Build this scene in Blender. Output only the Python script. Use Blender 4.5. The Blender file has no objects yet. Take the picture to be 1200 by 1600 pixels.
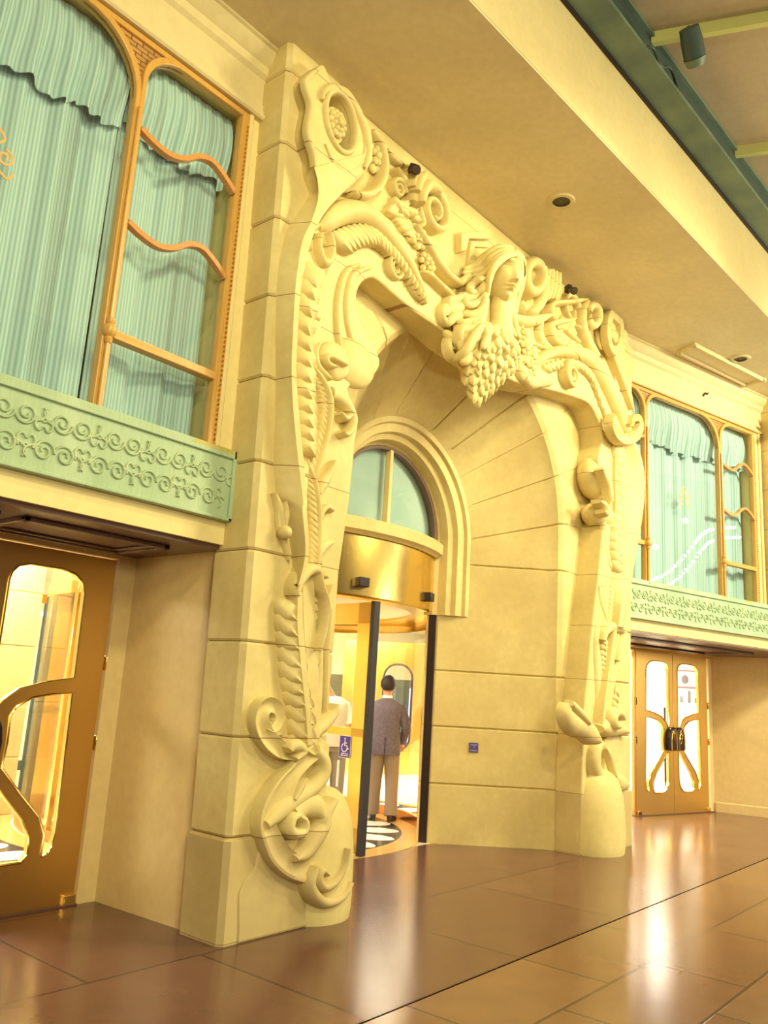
import bpy, bmesh, math, random
from mathutils import Vector, Matrix
random.seed(7)
S = bpy.context.scene
COL = S.collection
PI = math.pi
# ---------------------------------------------------------------- camera
# world axes: X along the portal front, Y into the building, Z up, metres
F_PX = 1290.0
ROLL = math.atan(.061)
PITCH = math.atan(280 * math.cos(ROLL) / F_PX)
HEAD = math.radians(39.8)
_d = (math.sin(HEAD), math.cos(HEAD))
_n = (-_d[1], _d[0])
def _tl(x, y, z):
    return Vector((x * _d[0] + y * _d[1], x * _n[0] + y * _n[1], z))
CAM = _tl(.74, -5.62, 0) + Vector((0, 0, 1.6))
FWD = _tl(0, math.cos(PITCH), math.sin(PITCH))
_u0 = _tl(0, -math.sin(PITCH), math.cos(PITCH))
_r0 = _tl(1, 0, 0)
CR = _r0 * math.cos(ROLL) + _u0 * math.sin(ROLL)
CU = _u0 * math.cos(ROLL) - _r0 * math.sin(ROLL)
def ray(x, y):
    return FWD + CR * ((x - 600) / F_PX) + CU * ((800 - y) / F_PX)
def at(x, y, t):
    """photo pixel -> (s, z) on the plane Y = t"""
    d = ray(x, y); k = (t - CAM.y) / d.y
    p = CAM + d * k
    return (p.x, p.z)
cam_d = bpy.data.cameras.new('camera')
cam_d.sensor_fit = 'HORIZONTAL'; cam_d.sensor_width = 36; cam_d.lens = 36 * F_PX / 1200
cam_d.clip_start = .05; cam_d.clip_end = 200
cam = bpy.data.objects.new('camera', cam_d); COL.objects.link(cam)
M3 = Matrix((CR, CU, -FWD)).transposed()
cam.matrix_world = Matrix.Translation(CAM) @ M3.to_4x4()
S.camera = cam

# ---------------------------------------------------------------- helpers
def tag(o, label=None, cat=None, group=None, kind=None):
    if label: o['label'] = label
    if cat: o['category'] = cat
    if group: o['group'] = group
    if kind: o['kind'] = kind
    return o
def empty(name, loc=(0, 0, 0), rz=0, parent=None):
    o = bpy.data.objects.new(name, None); COL.objects.link(o)
    o.location = loc; o.rotation_euler = (0, 0, rz); o.empty_display_size = .2
    if parent: o.parent = parent
    return o
class MB:
    def __init__(self): self.v = []; self.f = []
    def add(self, v, f):
        b = len(self.v)
        self.v += [tuple(p) for p in v]; self.f += [tuple(i + b for i in q) for q in f]
        return self
    def box(self, x0, x1, y0, y1, z0, z1, M=None):
        v = [(x, y, z) for x in (x0, x1) for y in (y0, y1) for z in (z0, z1)]
        if M: v = [tuple(M @ Vector(p)) for p in v]
        return self.add(v, [(0, 1, 3, 2), (4, 6, 7, 5), (0, 4, 5, 1), (2, 3, 7, 6), (0, 2, 6, 4), (1, 5, 7, 3)])
    def grid(self, rows, closed_u=False, closed_v=False, caps=False):
        n = len(rows); m = len(rows[0]); v = [p for r in rows for p in r]; f = []
        for i in range(n if closed_v else n - 1):
            a = i * m; b = ((i + 1) % n) * m
            for j in range(m if closed_u else m - 1):
                k = (j + 1) % m
                f.append((a + j, a + k, b + k, b + j))
        if caps:
            f.append(tuple(range(m))[::-1]); f.append(tuple((n - 1) * m + j for j in range(m)))
        return self.add(v, f)
    def join(self, o): return self.add(o.v, o.f)
    def tube(self, pts, r, seg=8, close=False):
        pts = [Vector(p) for p in pts]; n = len(pts); rows = []
        rr = r if hasattr(r, '__len__') else [r] * n
        up = None
        for i, p in enumerate(pts):
            if close: t = pts[(i + 1) % n] - pts[i - 1]
            else: t = pts[min(i + 1, n - 1)] - pts[max(i - 1, 0)]
            t = t.normalized() if t.length > 1e-9 else Vector((0, 0, 1))
            if up is None:
                up = Vector((0, 1, 0)) if abs(t.y) < .8 else Vector((1, 0, 0))
            up = (up - t * up.dot(t)).normalized(); sd = t.cross(up)
            rows.append([p + (up * math.cos(a) + sd * math.sin(a)) * rr[i] for a in [2 * PI * k / seg for k in range(seg)]])
        return self.grid(rows, closed_u=True, closed_v=close, caps=not close)
    def lathe(self, prof, c=(0, 0, 0), seg=24, caps=True):
        rows = [[(c[0] + r * math.cos(a), c[1] + r * math.sin(a), c[2] + z) for a in [2 * PI * k / seg for k in range(seg)]] for r, z in prof]
        return self.grid(rows, closed_u=True, caps=caps)
    def ell(self, c, r, M=None, nu=16, nv=10):
        rows = []
        for i in range(nv + 1):
            th = PI * i / nv; th = min(max(th, .02), PI - .02)
            row = []
            for k in range(nu):
                a = 2 * PI * k / nu
                q = Vector((r[0] * math.sin(th) * math.cos(a), r[1] * math.sin(th) * math.sin(a), -r[2] * math.cos(th)))
                if M: q = M @ q
                row.append((c[0] + q.x, c[1] + q.y, c[2] + q.z))
            rows.append(row)
        return self.grid(rows, closed_u=True, caps=True)
    def prism(self, poly, z0, z1):
        n = len(poly)
        v = [(x, y, z0) for x, y in poly] + [(x, y, z1) for x, y in poly]
        f = [tuple(range(n))[::-1], tuple(range(n, 2 * n))] + [(i, (i + 1) % n, n + (i + 1) % n, n + i) for i in range(n)]
        return self.add(v, f)
    def mirror(self, cx):
        m = MB(); m.v = [(2 * cx - x, y, z) for x, y, z in self.v]; m.f = [tuple(reversed(q)) for q in self.f]
        return m
    def moved(self, dx=0, dy=0, dz=0):
        m = MB(); m.v = [(x + dx, y + dy, z + dz) for x, y, z in self.v]; m.f = list(self.f); return m
    def xf(self, M):
        m = MB(); m.v = [tuple(M @ Vector(p)) for p in self.v]; m.f = list(self.f); return m
    def build(self, name, mat, parent=None, ang=35, bevel=0, loc=None, rz=None, smooth=True, fix=True, sub=0):
        me = bpy.data.meshes.new(name); me.from_pydata(self.v, [], self.f); me.validate(); me.update()
        if fix:
            bm = bmesh.new(); bm.from_mesh(me); bmesh.ops.recalc_face_normals(bm, faces=bm.faces); bm.to_mesh(me); bm.free()
        me.materials.append(mat)
        if smooth:
            me.polygons.foreach_set('use_smooth', [True] * len(me.polygons))
            me.set_sharp_from_angle(angle=math.radians(ang))
        o = bpy.data.objects.new(name, me); COL.objects.link(o)
        if parent: o.parent = parent
        if loc: o.location = loc
        if rz is not None: o.rotation_euler = (0, 0, rz)
        if bevel:
            b = o.modifiers.new('bevel', 'BEVEL'); b.width = bevel; b.segments = 2; b.limit_method = 'ANGLE'; b.angle_limit = math.radians(40); b.harden_normals = False
        if sub:
            b = o.modifiers.new('sub', 'SUBSURF'); b.levels = sub; b.render_levels = sub
        return o
def cr(pts, n=6, closed=False):
    """Catmull-Rom resample of tuples of any length"""
    m = len(pts); out = []
    rng = range(m if closed else m - 1)
    for i in rng:
        if closed: p0, p1, p2, p3 = pts[i - 1], pts[i], pts[(i + 1) % m], pts[(i + 2) % m]
        else: p0, p1, p2, p3 = pts[max(i - 1, 0)], pts[i], pts[i + 1], pts[min(i + 2, m - 1)]
        for k in range(n):
            t = k / n
            out.append(tuple(.5 * (2 * b + (c - a) * t + (2 * a - 5 * b + 4 * c - d) * t * t + (3 * b - a - 3 * c + d) * t ** 3) for a, b, c, d in zip(p0, p1, p2, p3)))
    if not closed: out.append(tuple(pts[-1]))
    return out
def plate(loops, t0, t1, bevel=0.0, seg=2):
    """closed (s,z) outlines (outer first, then holes) -> solid between Y=t0 (front) and Y=t1 (back)"""
    cu = bpy.data.curves.new('tmp', 'CURVE'); cu.dimensions = '2D'; cu.fill_mode = 'BOTH'
    cu.extrude = max((t1 - t0) / 2 - bevel, .0005); cu.bevel_depth = bevel; cu.bevel_resolution = seg; cu.offset = -bevel
    for lp in loops:
        sp = cu.splines.new('POLY'); sp.points.add(len(lp) - 1); sp.use_cyclic_u = True
        for p, (x, y) in zip(sp.points, lp): p.co = (x, y, 0, 1)
    o = bpy.data.objects.new('tmp', cu); COL.objects.link(o)
    me = bpy.data.meshes.new_from_object(o.evaluated_get(bpy.context.evaluated_depsgraph_get()))
    mb = MB(); tm = (t0 + t1) / 2
    mb.add([(v.co.x, tm - v.co.z, v.co.y) for v in me.vertices], [tuple(p.vertices) for p in me.polygons])
    bpy.data.objects.remove(o); bpy.data.curves.remove(cu); bpy.data.meshes.remove(me)
    return mb
def rrect(x0, x1, z0, z1, r, n=6, corners=(1, 1, 1, 1)):
    """rounded rectangle, corners = bl, br, tr, tl radius factors"""
    out = []
    for (cx, cz, a0), k in zip(((x0, z0, PI), (x1, z0, 1.5 * PI), (x1, z1, 0), (x0, z1, .5 * PI)), corners):
        rr = r * k
        if rr <= 1e-6: out.append((cx, cz)); continue
        ox = cx + rr * (1 if cx == x0 else -1); oz = cz + rr * (1 if cz == z0 else -1)
        for i in range(n + 1):
            a = a0 + .5 * PI * i / n
            out.append((ox + rr * math.cos(a), oz + rr * math.sin(a)))
    return out
def sweep(prof, path, M=None):
    """prof: list of (out, z) swept along XY path points (out is to the right-hand/-Y side for a +X path)"""
    mb = MB(); rows = []; n = len(path)
    for i, (x, y) in enumerate(path):
        a = Vector(path[max(i - 1, 0)]); b = Vector(path[min(i + 1, n - 1)]); t = (b - a).normalized(); nr = Vector((t.y, -t.x))
        rows.append([(x + nr.x * o, y + nr.y * o, z) for o, z in prof])
    return mb.grid(rows, closed_u=True, caps=True)
HALF = [(-1, 0), (-.92, .38), (-.7, .72), (-.38, .93), (0, 1), (.38, .93), (.7, .72), (.92, .38), (1, 0)]
FLAT = [(-1, 0), (-1, .82), (-.9, 1), (.9, 1), (1, .82), (1, 0)]
HOLLOW = [(-1, 0), (-1, .9), (-.92, 1), (-.8, .95), (-.45, .62), (0, .5), (.45, .62), (.8, .95), (.92, 1), (1, .9), (1, 0)]
def ribbon(path, width, height, t0, prof=HALF, n=6, back=.03, res=True):
    """raised band along (s,z) path on the plane Y=t0, standing out toward -Y; width/height scalars or per-point lists"""
    m = len(path)
    w = width if hasattr(width, '__len__') else [width] * m
    h = height if hasattr(height, '__len__') else [height] * m
    b = t0 if hasattr(t0, '__len__') else [t0] * m
    st = [(p[0], p[1], w[i], h[i], b[i]) for i, p in enumerate(path)]
    if res: st = cr(st, n)
    rows = []
    for i, (x, z, ww, hh, bb) in enumerate(st):
        a = st[max(i - 1, 0)]; c = st[min(i + 1, len(st) - 1)]
        tx, tz = c[0] - a[0], c[1] - a[1]; L = math.hypot(tx, tz) or 1; nx, nz = -tz / L, tx / L
        row = [(x + nx * u * ww / 2, bb - q * hh, z + nz * u * ww / 2) for u, q in prof]
        row = [(row[0][0], bb + back, row[0][2])] + row + [(row[-1][0], bb + back, row[-1][2])]
        rows.append(row)
    mb = MB(); mb.grid(rows, closed_u=True, caps=True)
    return mb
def spiral(c, r0, r1, a0, turns, n=28, ax=1.0):
    out = []
    k = max(6, int(abs(turns) * n))
    for i in range(k + 1):
        f = i / k; r = r0 + (r1 - r0) * f; a = a0 + turns * 2 * PI * f
        out.append((c[0] + r * ax * math.cos(a), c[1] + r * math.sin(a)))
    return out

# ---------------------------------------------------------------- materials
def lin(r, g, b):
    f = lambda c: c / 12.92 if c <= .04045 else ((c + .055) / 1.055) ** 2.4
    return (f(r / 255), f(g / 255), f(b / 255), 1)
class Mat:
    def __init__(self, name, col=(.8, .8, .8, 1), rough=.5, metal=0, spec=.5, **kw):
        self.m = bpy.data.materials.new(name); self.m.use_nodes = True
        self.nt = self.m.node_tree; self.N = self.nt.nodes; self.L = self.nt.links
        self.b = self.N['Principled BSDF']
        self.b.inputs['Base Color'].default_value = col; self.b.inputs['Roughness'].default_value = rough
        self.b.inputs['Metallic'].default_value = metal; self.b.inputs['Specular IOR Level'].default_value = spec
        for k, v in kw.items(): self.b.inputs[k.replace('_', ' ')].default_value = v
        self.tc = self.N.new('ShaderNodeTexCoord')
    def node(self, t, **kw):
        n = self.N.new(t)
        for k, v in kw.items():
            if k.startswith('i_'): n.inputs[k[2:].replace('_', ' ')].default_value = v
            else: setattr(n, k, v)
        return n
    def link(self, a, b): self.L.new(a, b)
    def noise(self, scale, detail=4, vec=None, stretch=None):
        n = self.node('ShaderNodeTexNoise', i_Scale=scale, i_Detail=detail)
        v = vec or self.tc.outputs['Object']
        if stretch:
            mp = self.node('ShaderNodeMapping'); mp.inputs['Scale'].default_value = stretch; self.link(v, mp.inputs['Vector']); v = mp.outputs[0]
        self.link(v, n.inputs['Vector']); return n.outputs['Fac']
    def ramp(self, fac, stops):
        r = self.node('ShaderNodeValToRGB'); e = r.color_ramp.elements
        while len(e) < len(stops): e.new(.5)
        for q, (p, c) in zip(e, stops): q.position = p; q.color = c
        self.link(fac, r.inputs[0]); return r.outputs[0]
    def mix(self, fac, a, b, mode='MIX'):
        n = self.node('ShaderNodeMix', data_type='RGBA', blend_type=mode)
        for s, v in ((0, fac), (6, a), (7, b)):
            if hasattr(v, 'links'): self.link(v, n.inputs[s])
            else: n.inputs[s].default_value = v
        return n.outputs[2]
    def math(self, op, a, b=0.0, c=0.0):
        n = self.node('ShaderNodeMath', operation=op)
        for s, v in ((0, a), (1, b), (2, c)):
            if hasattr(v, 'links'): self.link(v, n.inputs[s])
            else: n.inputs[s].default_value = v
        return n.outputs[0]
    def sep(self, vec=None):
        n = self.node('ShaderNodeSeparateXYZ'); self.link(vec or self.tc.outputs['Object'], n.inputs[0]); return n.outputs
    def color(self, s): self.link(s, self.b.inputs['Base Color']); return self
    def bump(self, h, strength=.3, dist=.01):
        n = self.node('ShaderNodeBump'); n.inputs['Strength'].default_value = strength; n.inputs['Distance'].default_value = dist
        self.link(h, n.inputs['Height']); self.link(n.outputs[0], self.b.inputs['Normal']); return self
MT = {}
def stone(name, a, b, joints=False, rough=.6):
    m = Mat(name, rough=rough, spec=.3)
    n1 = m.noise(1.6, 5); n2 = m.noise(14, 4)
    c = m.ramp(n1, [(.3, a), (.7, b)])
    c = m.mix(m.math('MULTIPLY', n2, .5), c, (a[0] * .72, a[1] * .68, a[2] * .6, 1))
    if joints:
        z = m.sep(m.node('ShaderNodeNewGeometry').outputs['Position'])[2]
        q = m.math('FRACT', m.math('DIVIDE', m.math('ADD', z, 62 * 10 - .01), .62))   # joints at .63 + .62k
        d = m.math('ABSOLUTE', m.math('SUBTRACT', q, .5))
        ln = m.math('GREATER_THAN', d, .4945)
        c = m.mix(ln, c, (.30, .18, .07, 1))
    if joints:                                                   # the lowest course is dirty with wear
        ds = m.math('MULTIPLY', m.math('LESS_THAN', z, .63), m.math('MULTIPLY_ADD', m.noise(2.2, 5), .8, .05))
        c = m.mix(ds, c, (.42, .30, .14, 1))
    m.color(c); m.bump(n2, .12, .01)
    return m.m
MT['stone'] = stone('warm_sandstone', (.63, .50, .20, 1), (.80, .68, .31, 1), True)
MT['stone_plain'] = stone('warm_sandstone_plain', (.68, .56, .23, 1), (.79, .67, .30, 1))
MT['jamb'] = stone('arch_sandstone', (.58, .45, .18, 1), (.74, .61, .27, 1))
MT['plaster'] = stone('cream_plaster', (.78, .65, .29, 1), (.83, .70, .33, 1), rough=.55)
MT['soffit'] = stone('tan_plaster', (.70, .59, .35, 1), (.79, .67, .41, 1), rough=.6)
MT['fascia'] = stone('pale_plaster', (.66, .55, .28, 1), (.72, .61, .32, 1), rough=.5)
MT['reveal'] = stone('reveal_plaster', (.74, .56, .25, 1), (.80, .62, .30, 1), rough=.5)

def wood(name, col, rough=.35):
    m = Mat(name, rough=rough)
    n = m.noise(6, 5, stretch=(8, 8, 1))
    m.color(m.mix(n, tuple(c * .75 for c in col[:3]) + (1,), tuple(min(c * 1.15, 1) for c in col[:3]) + (1,)))
    return m.m
MT['frame'] = wood('golden_wood', (.62, .34, .075, 1))
MT['frame2'] = wood('orange_wood', (.58, .27, .075, 1))
MT['dark_wood'] = wood('dark_red_wood', (.13, .065, .04, 1))
def metal(name, col, rough, bumpy=0):
    m = Mat(name, col, rough, 1.0)
    if bumpy:
        n = m.noise(bumpy, 3, stretch=(1, 1, .05)); m.bump(n, .05, .01)
    return m.m
MT['brass'] = metal('brushed_brass', (.86, .60, .17, 1), .22, 40)
MT['brass2'] = metal('polished_brass', (.90, .66, .22, 1), .1)
MT['bronze'] = metal('door_bronze', (.72, .45, .14, 1), .38, 30)
MT['copper'] = metal('warm_copper', (.72, .36, .14, 1), .25)
MT['black'] = Mat('dark_bronze', (.03, .018, .02, 1), .35, .4).m
MT['rubber'] = Mat('black_rubber', (.02, .014, .016, 1), .6).m
MT['white'] = Mat('white_paint', (.8, .78, .74, 1), .5).m

m = Mat('verdigris_copper', rough=.55)
n1 = m.noise(3, 5, stretch=(1, 1, .5)); n2 = m.noise(9, 4, stretch=(6, 6, .6))
c = m.ramp(n1, [(.3, lin(158, 186, 150)), (.7, lin(186, 206, 172))])
c = m.mix(m.math('MULTIPLY', n2, .5), c, lin(120, 134, 72))
st_ = m.math('MULTIPLY', m.math('GREATER_THAN', m.sep()[2], 3.165), m.math('GREATER_THAN', m.noise(2.4, 3), .56))
c = m.mix(m.math('MULTIPLY', st_, .8), c, lin(186, 166, 66))
m.color(c); m.bump(n2, .1, .01); MT['verdi'] = m.m
m = Mat('verdigris_relief', rough=.5)
n1 = m.noise(5, 5)
m.color(m.ramp(n1, [(.3, lin(146, 168, 128)), (.7, lin(178, 194, 152))])); MT['verdi2'] = m.m
m = Mat('green_steel', rough=.5)
m.color(m.ramp(m.noise(2.5, 5), [(.3, lin(84, 104, 94)), (.7, lin(112, 130, 106))])); MT['steel'] = m.m
MT['steel_dark'] = Mat('dark_green_steel', lin(56, 74, 70), .5).m
MT['rib'] = Mat('yellow_green_paint', lin(196, 196, 122), .5).m

m = Mat('striped_curtain', rough=.8, spec=.1)
x = m.sep()[0]
st = m.math('SINE', m.math('MULTIPLY', x, 2 * PI / .026))
c = m.mix(m.math('MULTIPLY_ADD', st, .5, .5), lin(164, 190, 196), lin(212, 228, 232))
c = m.mix(m.math('MULTIPLY', m.noise(1.2, 2), .25), c, lin(180, 205, 170))
m.color(c); m.b.inputs['Sheen Weight'].default_value = .2; MT['curtain'] = m.m
m = Mat('pale_lunette_fabric', rough=.8)
m.color(m.ramp(m.noise(1.5, 3), [(.3, lin(168, 186, 184)), (.7, lin(196, 210, 206))])); MT['lunette'] = m.m

def glass(name, tint=(1, 1, 1, 1), rough=.02, k=1.0, base=.04):
    m = Mat(name); nt = m.nt
    out = m.N['Material Output']; m.N.remove(m.b)
    tr = m.node('ShaderNodeBsdfTransparent'); tr.inputs[0].default_value = tint
    gl = m.node('ShaderNodeBsdfGlossy'); gl.inputs['Roughness'].default_value = rough
    fr = m.node('ShaderNodeLayerWeight', i_Blend=.35)
    f = m.math('MULTIPLY_ADD', m.math('POWER', fr.outputs['Facing'], 3.0), k, base)
    mx = m.node('ShaderNodeMixShader'); m.link(f, mx.inputs[0]); m.link(tr.outputs[0], mx.inputs[1]); m.link(gl.outputs[0], mx.inputs[2])
    m.link(mx.outputs[0], out.inputs[0]); return m.m
MT['glass'] = glass('window_glass', (.93, .97, .95, 1), k=.6, base=.05)
MT['glass_door'] = glass('door_glass', (.98, .98, .95, 1), k=.5, base=.06)

def emit(name, col, s):
    m = bpy.data.materials.new(name); m.use_nodes = True; nt = m.node_tree; nt.nodes.clear()
    e = nt.nodes.new('ShaderNodeEmission'); o = nt.nodes.new('ShaderNodeOutputMaterial')
    e.inputs[0].default_value = col; e.inputs[1].default_value = s; nt.links.new(e.outputs[0], o.inputs[0]); return m
# floors
def tiles(name, a, b, w, h, off, rough, grout, shift=(0, 0)):
    m = Mat(name, rough=rough, spec=.65)
    mp = m.node('ShaderNodeMapping'); mp.inputs['Location'].default_value = (shift[0], shift[1], 0); m.link(m.tc.outputs['Object'], mp.inputs['Vector'])
    br = m.node('ShaderNodeTexBrick', offset=off, squash=1.0)
    br.inputs['Scale'].default_value = 1; br.inputs['Brick Width'].default_value = w; br.inputs['Row Height'].default_value = h
    br.inputs['Mortar Size'].default_value = .011; br.inputs['Mortar Smooth'].default_value = .2; br.inputs['Bias'].default_value = 0
    br.inputs['Color1'].default_value = a; br.inputs['Color2'].default_value = b; br.inputs['Mortar'].default_value = grout
    m.link(mp.outputs[0], br.inputs['Vector'])
    n = m.noise(3.2, 6); n2 = m.noise(.7, 3)
    c = m.mix(m.math('MULTIPLY', n, .7), br.outputs['Color'], (a[0] * .45, a[1] * .4, a[2] * .5, 1))
    m.color(c)
    m.link(m.math('MULTIPLY_ADD', n2, .16, rough - .08), m.b.inputs['Roughness'])
    m.bump(m.math('MULTIPLY', br.outputs['Fac'], -1.0), .15, .003)
    return m.m
MT['floor_in'] = tiles('red_slate_paving', (.15, .065, .045, 1), (.20, .095, .06, 1), 1.5, 1.31, .5, .20, (.04, .018, .014, 1), (.3, 0))
MT['floor_out'] = tiles('brown_slate_paving', (.27, .15, .07, 1), (.22, .11, .055, 1), 1.2, .6, .5, .19, (.06, .03, .02, 1), (0, .11))
m = Mat('lobby_marble', rough=.15)
m.color(m.ramp(m.noise(2, 4), [(.3, (.62, .54, .38, 1)), (.7, (.78, .70, .52, 1))])); MT['lobby_floor'] = m.m
MT['lobby_wall'] = stone('lobby_cream_plaster', (.84, .79, .62, 1), (.90, .86, .70, 1), rough=.35)
MT['oval'] = Mat('white_marble_inlay', (.85, .82, .76, 1), .15).m
MT['ring_gold'] = Mat('gold_marble_inlay', (.55, .33, .10, 1), .15).m
MT['ring_dark'] = Mat('dark_marble_inlay', (.04, .03, .03, 1), .15).m
# ================================================================= setting
CEIL = 6.45
WA = math.radians(-15)
WD = Vector((math.cos(WA), math.sin(WA), 0)); WI = Vector((-math.sin(WA), math.cos(WA), 0))   # along / into the right wing
W0 = Vector((6.05, .13, 0))
def onz(x, y, z):
    d = ray(x, y); k = (z - CAM.z) / d.z; p = CAM + d * k
    return (p.x, p.y)
# ---- floor
mb = MB().prism([(-9, -1.31), (16, -1.31), (16, 1.42), (-9, 1.42)], -.06, 0)
tag(mb.build('floor', MT['floor_in'], smooth=False), 'dark red paving along the entrance', 'floor', kind='structure')
mb = MB().prism([(-9, -9), (16, -9), (16, -1.325), (-9, -1.325)], -.06, 0)
tag(mb.build('floor_street', MT['floor_out'], smooth=False), 'brown tiled paving on the street side', 'floor', kind='structure')
mb = MB().prism([(-9, 1.42), (16, 1.42), (16, 11), (-9, 11)], -.06, 0)
tag(mb.build('floor_lobby', MT['lobby_floor'], smooth=False), 'pale marble floor inside the doors', 'floor', kind='structure')
# medallion of the revolving door: rings and white ovals set flush in the floor
def ovals(name, cx, cy, R, n, ri, a, b, lab, holes=True):
    root = empty(name, (cx, cy, 0))
    tag(root, lab, 'floor', kind='structure')
    MB().lathe([(R - .26, .001), (R - .26, .004), (R, .004), (R, .001)], seg=72, caps=False).build('outer_ring', MT['ring_gold'], root, smooth=False)
    MB().lathe([(.01, .001), (.01, .003), (R - .26, .003), (R - .26, .001)], seg=72, caps=False).build('dark_field', MT['ring_dark'], root, smooth=False)
    m = MB()
    for rr, nn in ((ri, n), (ri * .55, max(6, n // 2))):
        for i in range(nn):
            A = 2 * PI * i / nn; c = (rr * math.cos(A), rr * math.sin(A)); k = 20
            aa = a * (1 if rr == ri else .8)
            v = [(c[0] + aa * math.cos(q) * math.cos(A) - b * math.sin(q) * math.sin(A), c[1] + aa * math.cos(q) * math.sin(A) + b * math.sin(q) * math.cos(A)) for q in [2 * PI * j / k for j in range(k)]]
            m.prism(v, .001, .006)
    m.build('white_ovals', MT['oval'], root, smooth=False)
    return root
ovals('floor_medallion', 3.0, 3.6, 2.28, 22, 1.72, .27, .17, 'gold ring and white ovals inlaid in the floor of the revolving door')

root = empty('floor_surround', (3.0, 3.6, 0)); tag(root, 'band of white ovals and gold border in the lobby floor round the revolving door', 'floor', kind='structure')
def sector(r0, r1, z0, z1, a0=58, a1=302, n=80):
    rows = []
    for i in range(n + 1):
        a = math.radians(a0 + (a1 - a0) * i / n); rows.append([(r * math.sin(a), -r * math.cos(a), z) for r, z in ((r0, z0), (r0, z1), (r1, z1), (r1, z0))])
    return MB().grid(rows, closed_u=True, caps=True)
sector(2.36, 2.62, .0, .004).build('inner_border', MT['ring_gold'], root, smooth=False); sector(2.62, 3.22, .0, .003).build('dark_field', MT['ring_dark'], root, smooth=False); sector(3.22, 3.34, .0, .004).build('outer_border', MT['ring_gold'], root, smooth=False)
ov = MB()
for i in range(26):
    A = math.radians(62 + 236 * i / 25); c = (2.92 * math.sin(A), -2.92 * math.cos(A)); k = 18
    ov.prism([(c[0] + .25 * math.cos(q) * math.sin(A) + .17 * math.sin(q) * math.cos(A), c[1] - .25 * math.cos(q) * math.cos(A) + .17 * math.sin(q) * math.sin(A)) for q in [2 * PI * j / k for j in range(k)]], .001, .006)
ov.build('white_ovals', MT['oval'], root, smooth=False)
# ---- soffit and fascia
E0 = Vector((.21, -1.24)); E1 = Vector((6.53, -1.62)); Ed = (E1 - E0).normalized()
def edge(s, off=0):
    k = (s - E0.x) / Ed.x; p = E0 + Ed * k
    return (p.x, p.y + off)
poly = [edge(-9, -.03), edge(16, -.03), (16, 2), (-9, 2)]
tag(MB().prism(poly, CEIL, CEIL + .12).build('ceiling', MT['soffit'], smooth=False), 'flat tan ceiling over the entrance walk', 'ceiling', kind='structure')
poly = [edge(-9, -.034), edge(16, -.034), edge(16, .10), edge(-9, .10)]
tag(MB().prism(poly, CEIL + .02, 7.37).build('trim_1', MT['fascia'], smooth=False), 'pale fascia band along the ceiling edge', 'trim', kind='structure')
# green beam along the fascia
root = empty('steel_beam', (0, 0, 7.4)); tag(root, 'long green steel beam running along the pale fascia', 'beam', kind='structure')
def strip(z0, z1, o0, o1): return MB().prism([edge(-9, o0), edge(16, o0), edge(16, o1), edge(-9, o1)], z0 - 7.4, z1 - 7.4)
strip(7.40, 7.44, -.33, -.06).build('lower_flange', MT['steel'], root, smooth=False)
strip(7.44, 7.80, -.235, -.175).build('web', MT['steel_dark'], root, smooth=False)  # darker steel colour stands in for the flange's shade on the web
strip(7.80, 7.84, -.27, -.06).build('upper_flange', MT['steel'], root, smooth=False)
strip(7.36, 7.40, -.06, .14).build('shadow_strip', MT['black'], root, smooth=False)  # black strip painting the shadow line between fascia and beam
tag(MB().prism([(-9, -9), (16, -9), edge(16, .1), edge(-9, .1)], 7.86, 7.95).build('ceiling_street', stone('street_ceiling', (.46, .37, .25, 1), (.54, .44, .28, 1)), smooth=False), 'tan street ceiling beyond the green beam', 'ceiling', kind='structure')
for k in range(-1, 7):
    s0 = 2.72 + (k - 1) * 2.12; x0, y0 = edge(s0, -.24)
    dx, dy = (.36, -.93)
    p = [(x0, y0), (x0 + dx * 7, y0 + dy * 7), (x0 + dx * 7 + .065, y0 + dy * 7), (x0 + .065, y0)]
    if k in (0, 1, 2, 3):
        tag(MB().prism(p, 7.74, 7.86).build('ceiling_rib', MT['rib'], smooth=False), ['yellow-green ceiling rib nearest the picture top', 'yellow-green ceiling rib carrying the green lamp', 'yellow-green ceiling rib nearest the far downlight', 'yellow-green ceiling rib farthest along the street'][k], 'ceiling rib', 'ribs under the street ceiling', kind='structure')

# ---- left wing wall (plane t=.34), door recess behind it
LT = .34
mb = MB()
mb.box(-.365, -.08, LT, LT + .4, 3.14, 5.86)                # strip beside the pier
mb.box(-9, -3.92, LT, LT + .4, 3.14, 5.86)
mb.box(-9, -.08, LT, LT + .4, 5.86, CEIL)
mb.box(-9, -.08, LT, LT + .5, 2.53, 3.14)
tag(mb.build('wall_left', MT['plaster'], smooth=False), 'cream wall around the left window', 'wall', kind='structure')
for (x0, x1, t0) in ((-.365 + .02, -.365 + .06, LT - .025),):
    tag(MB().box(x0, x1, t0, LT, 3.14, 5.87).build('trim_2', MT['plaster'], bevel=.01), 'cream moulding strip right of the left window', 'trim', kind='structure')
CORN = [(0, 5.86), (.045, 5.86), (.06, 5.875), (.06, 5.895), (.04, 5.905), (.04, 5.94), (.03, 5.95), (.03, 6.0), (.018, 6.01), (.018, 6.22), (.05, 6.25), (.06, 6.29), (.06, 6.31), (.10, 6.34), (.13, 6.39), (.13, 6.42), (.15, 6.43), (.15, CEIL), (0, CEIL)]
tag(sweep(CORN, [(-9, LT), (-.22, LT)]).build('trim_3', MT['fascia'], ang=30), 'moulded cream cornice over the left window', 'trim', kind='structure')
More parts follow.
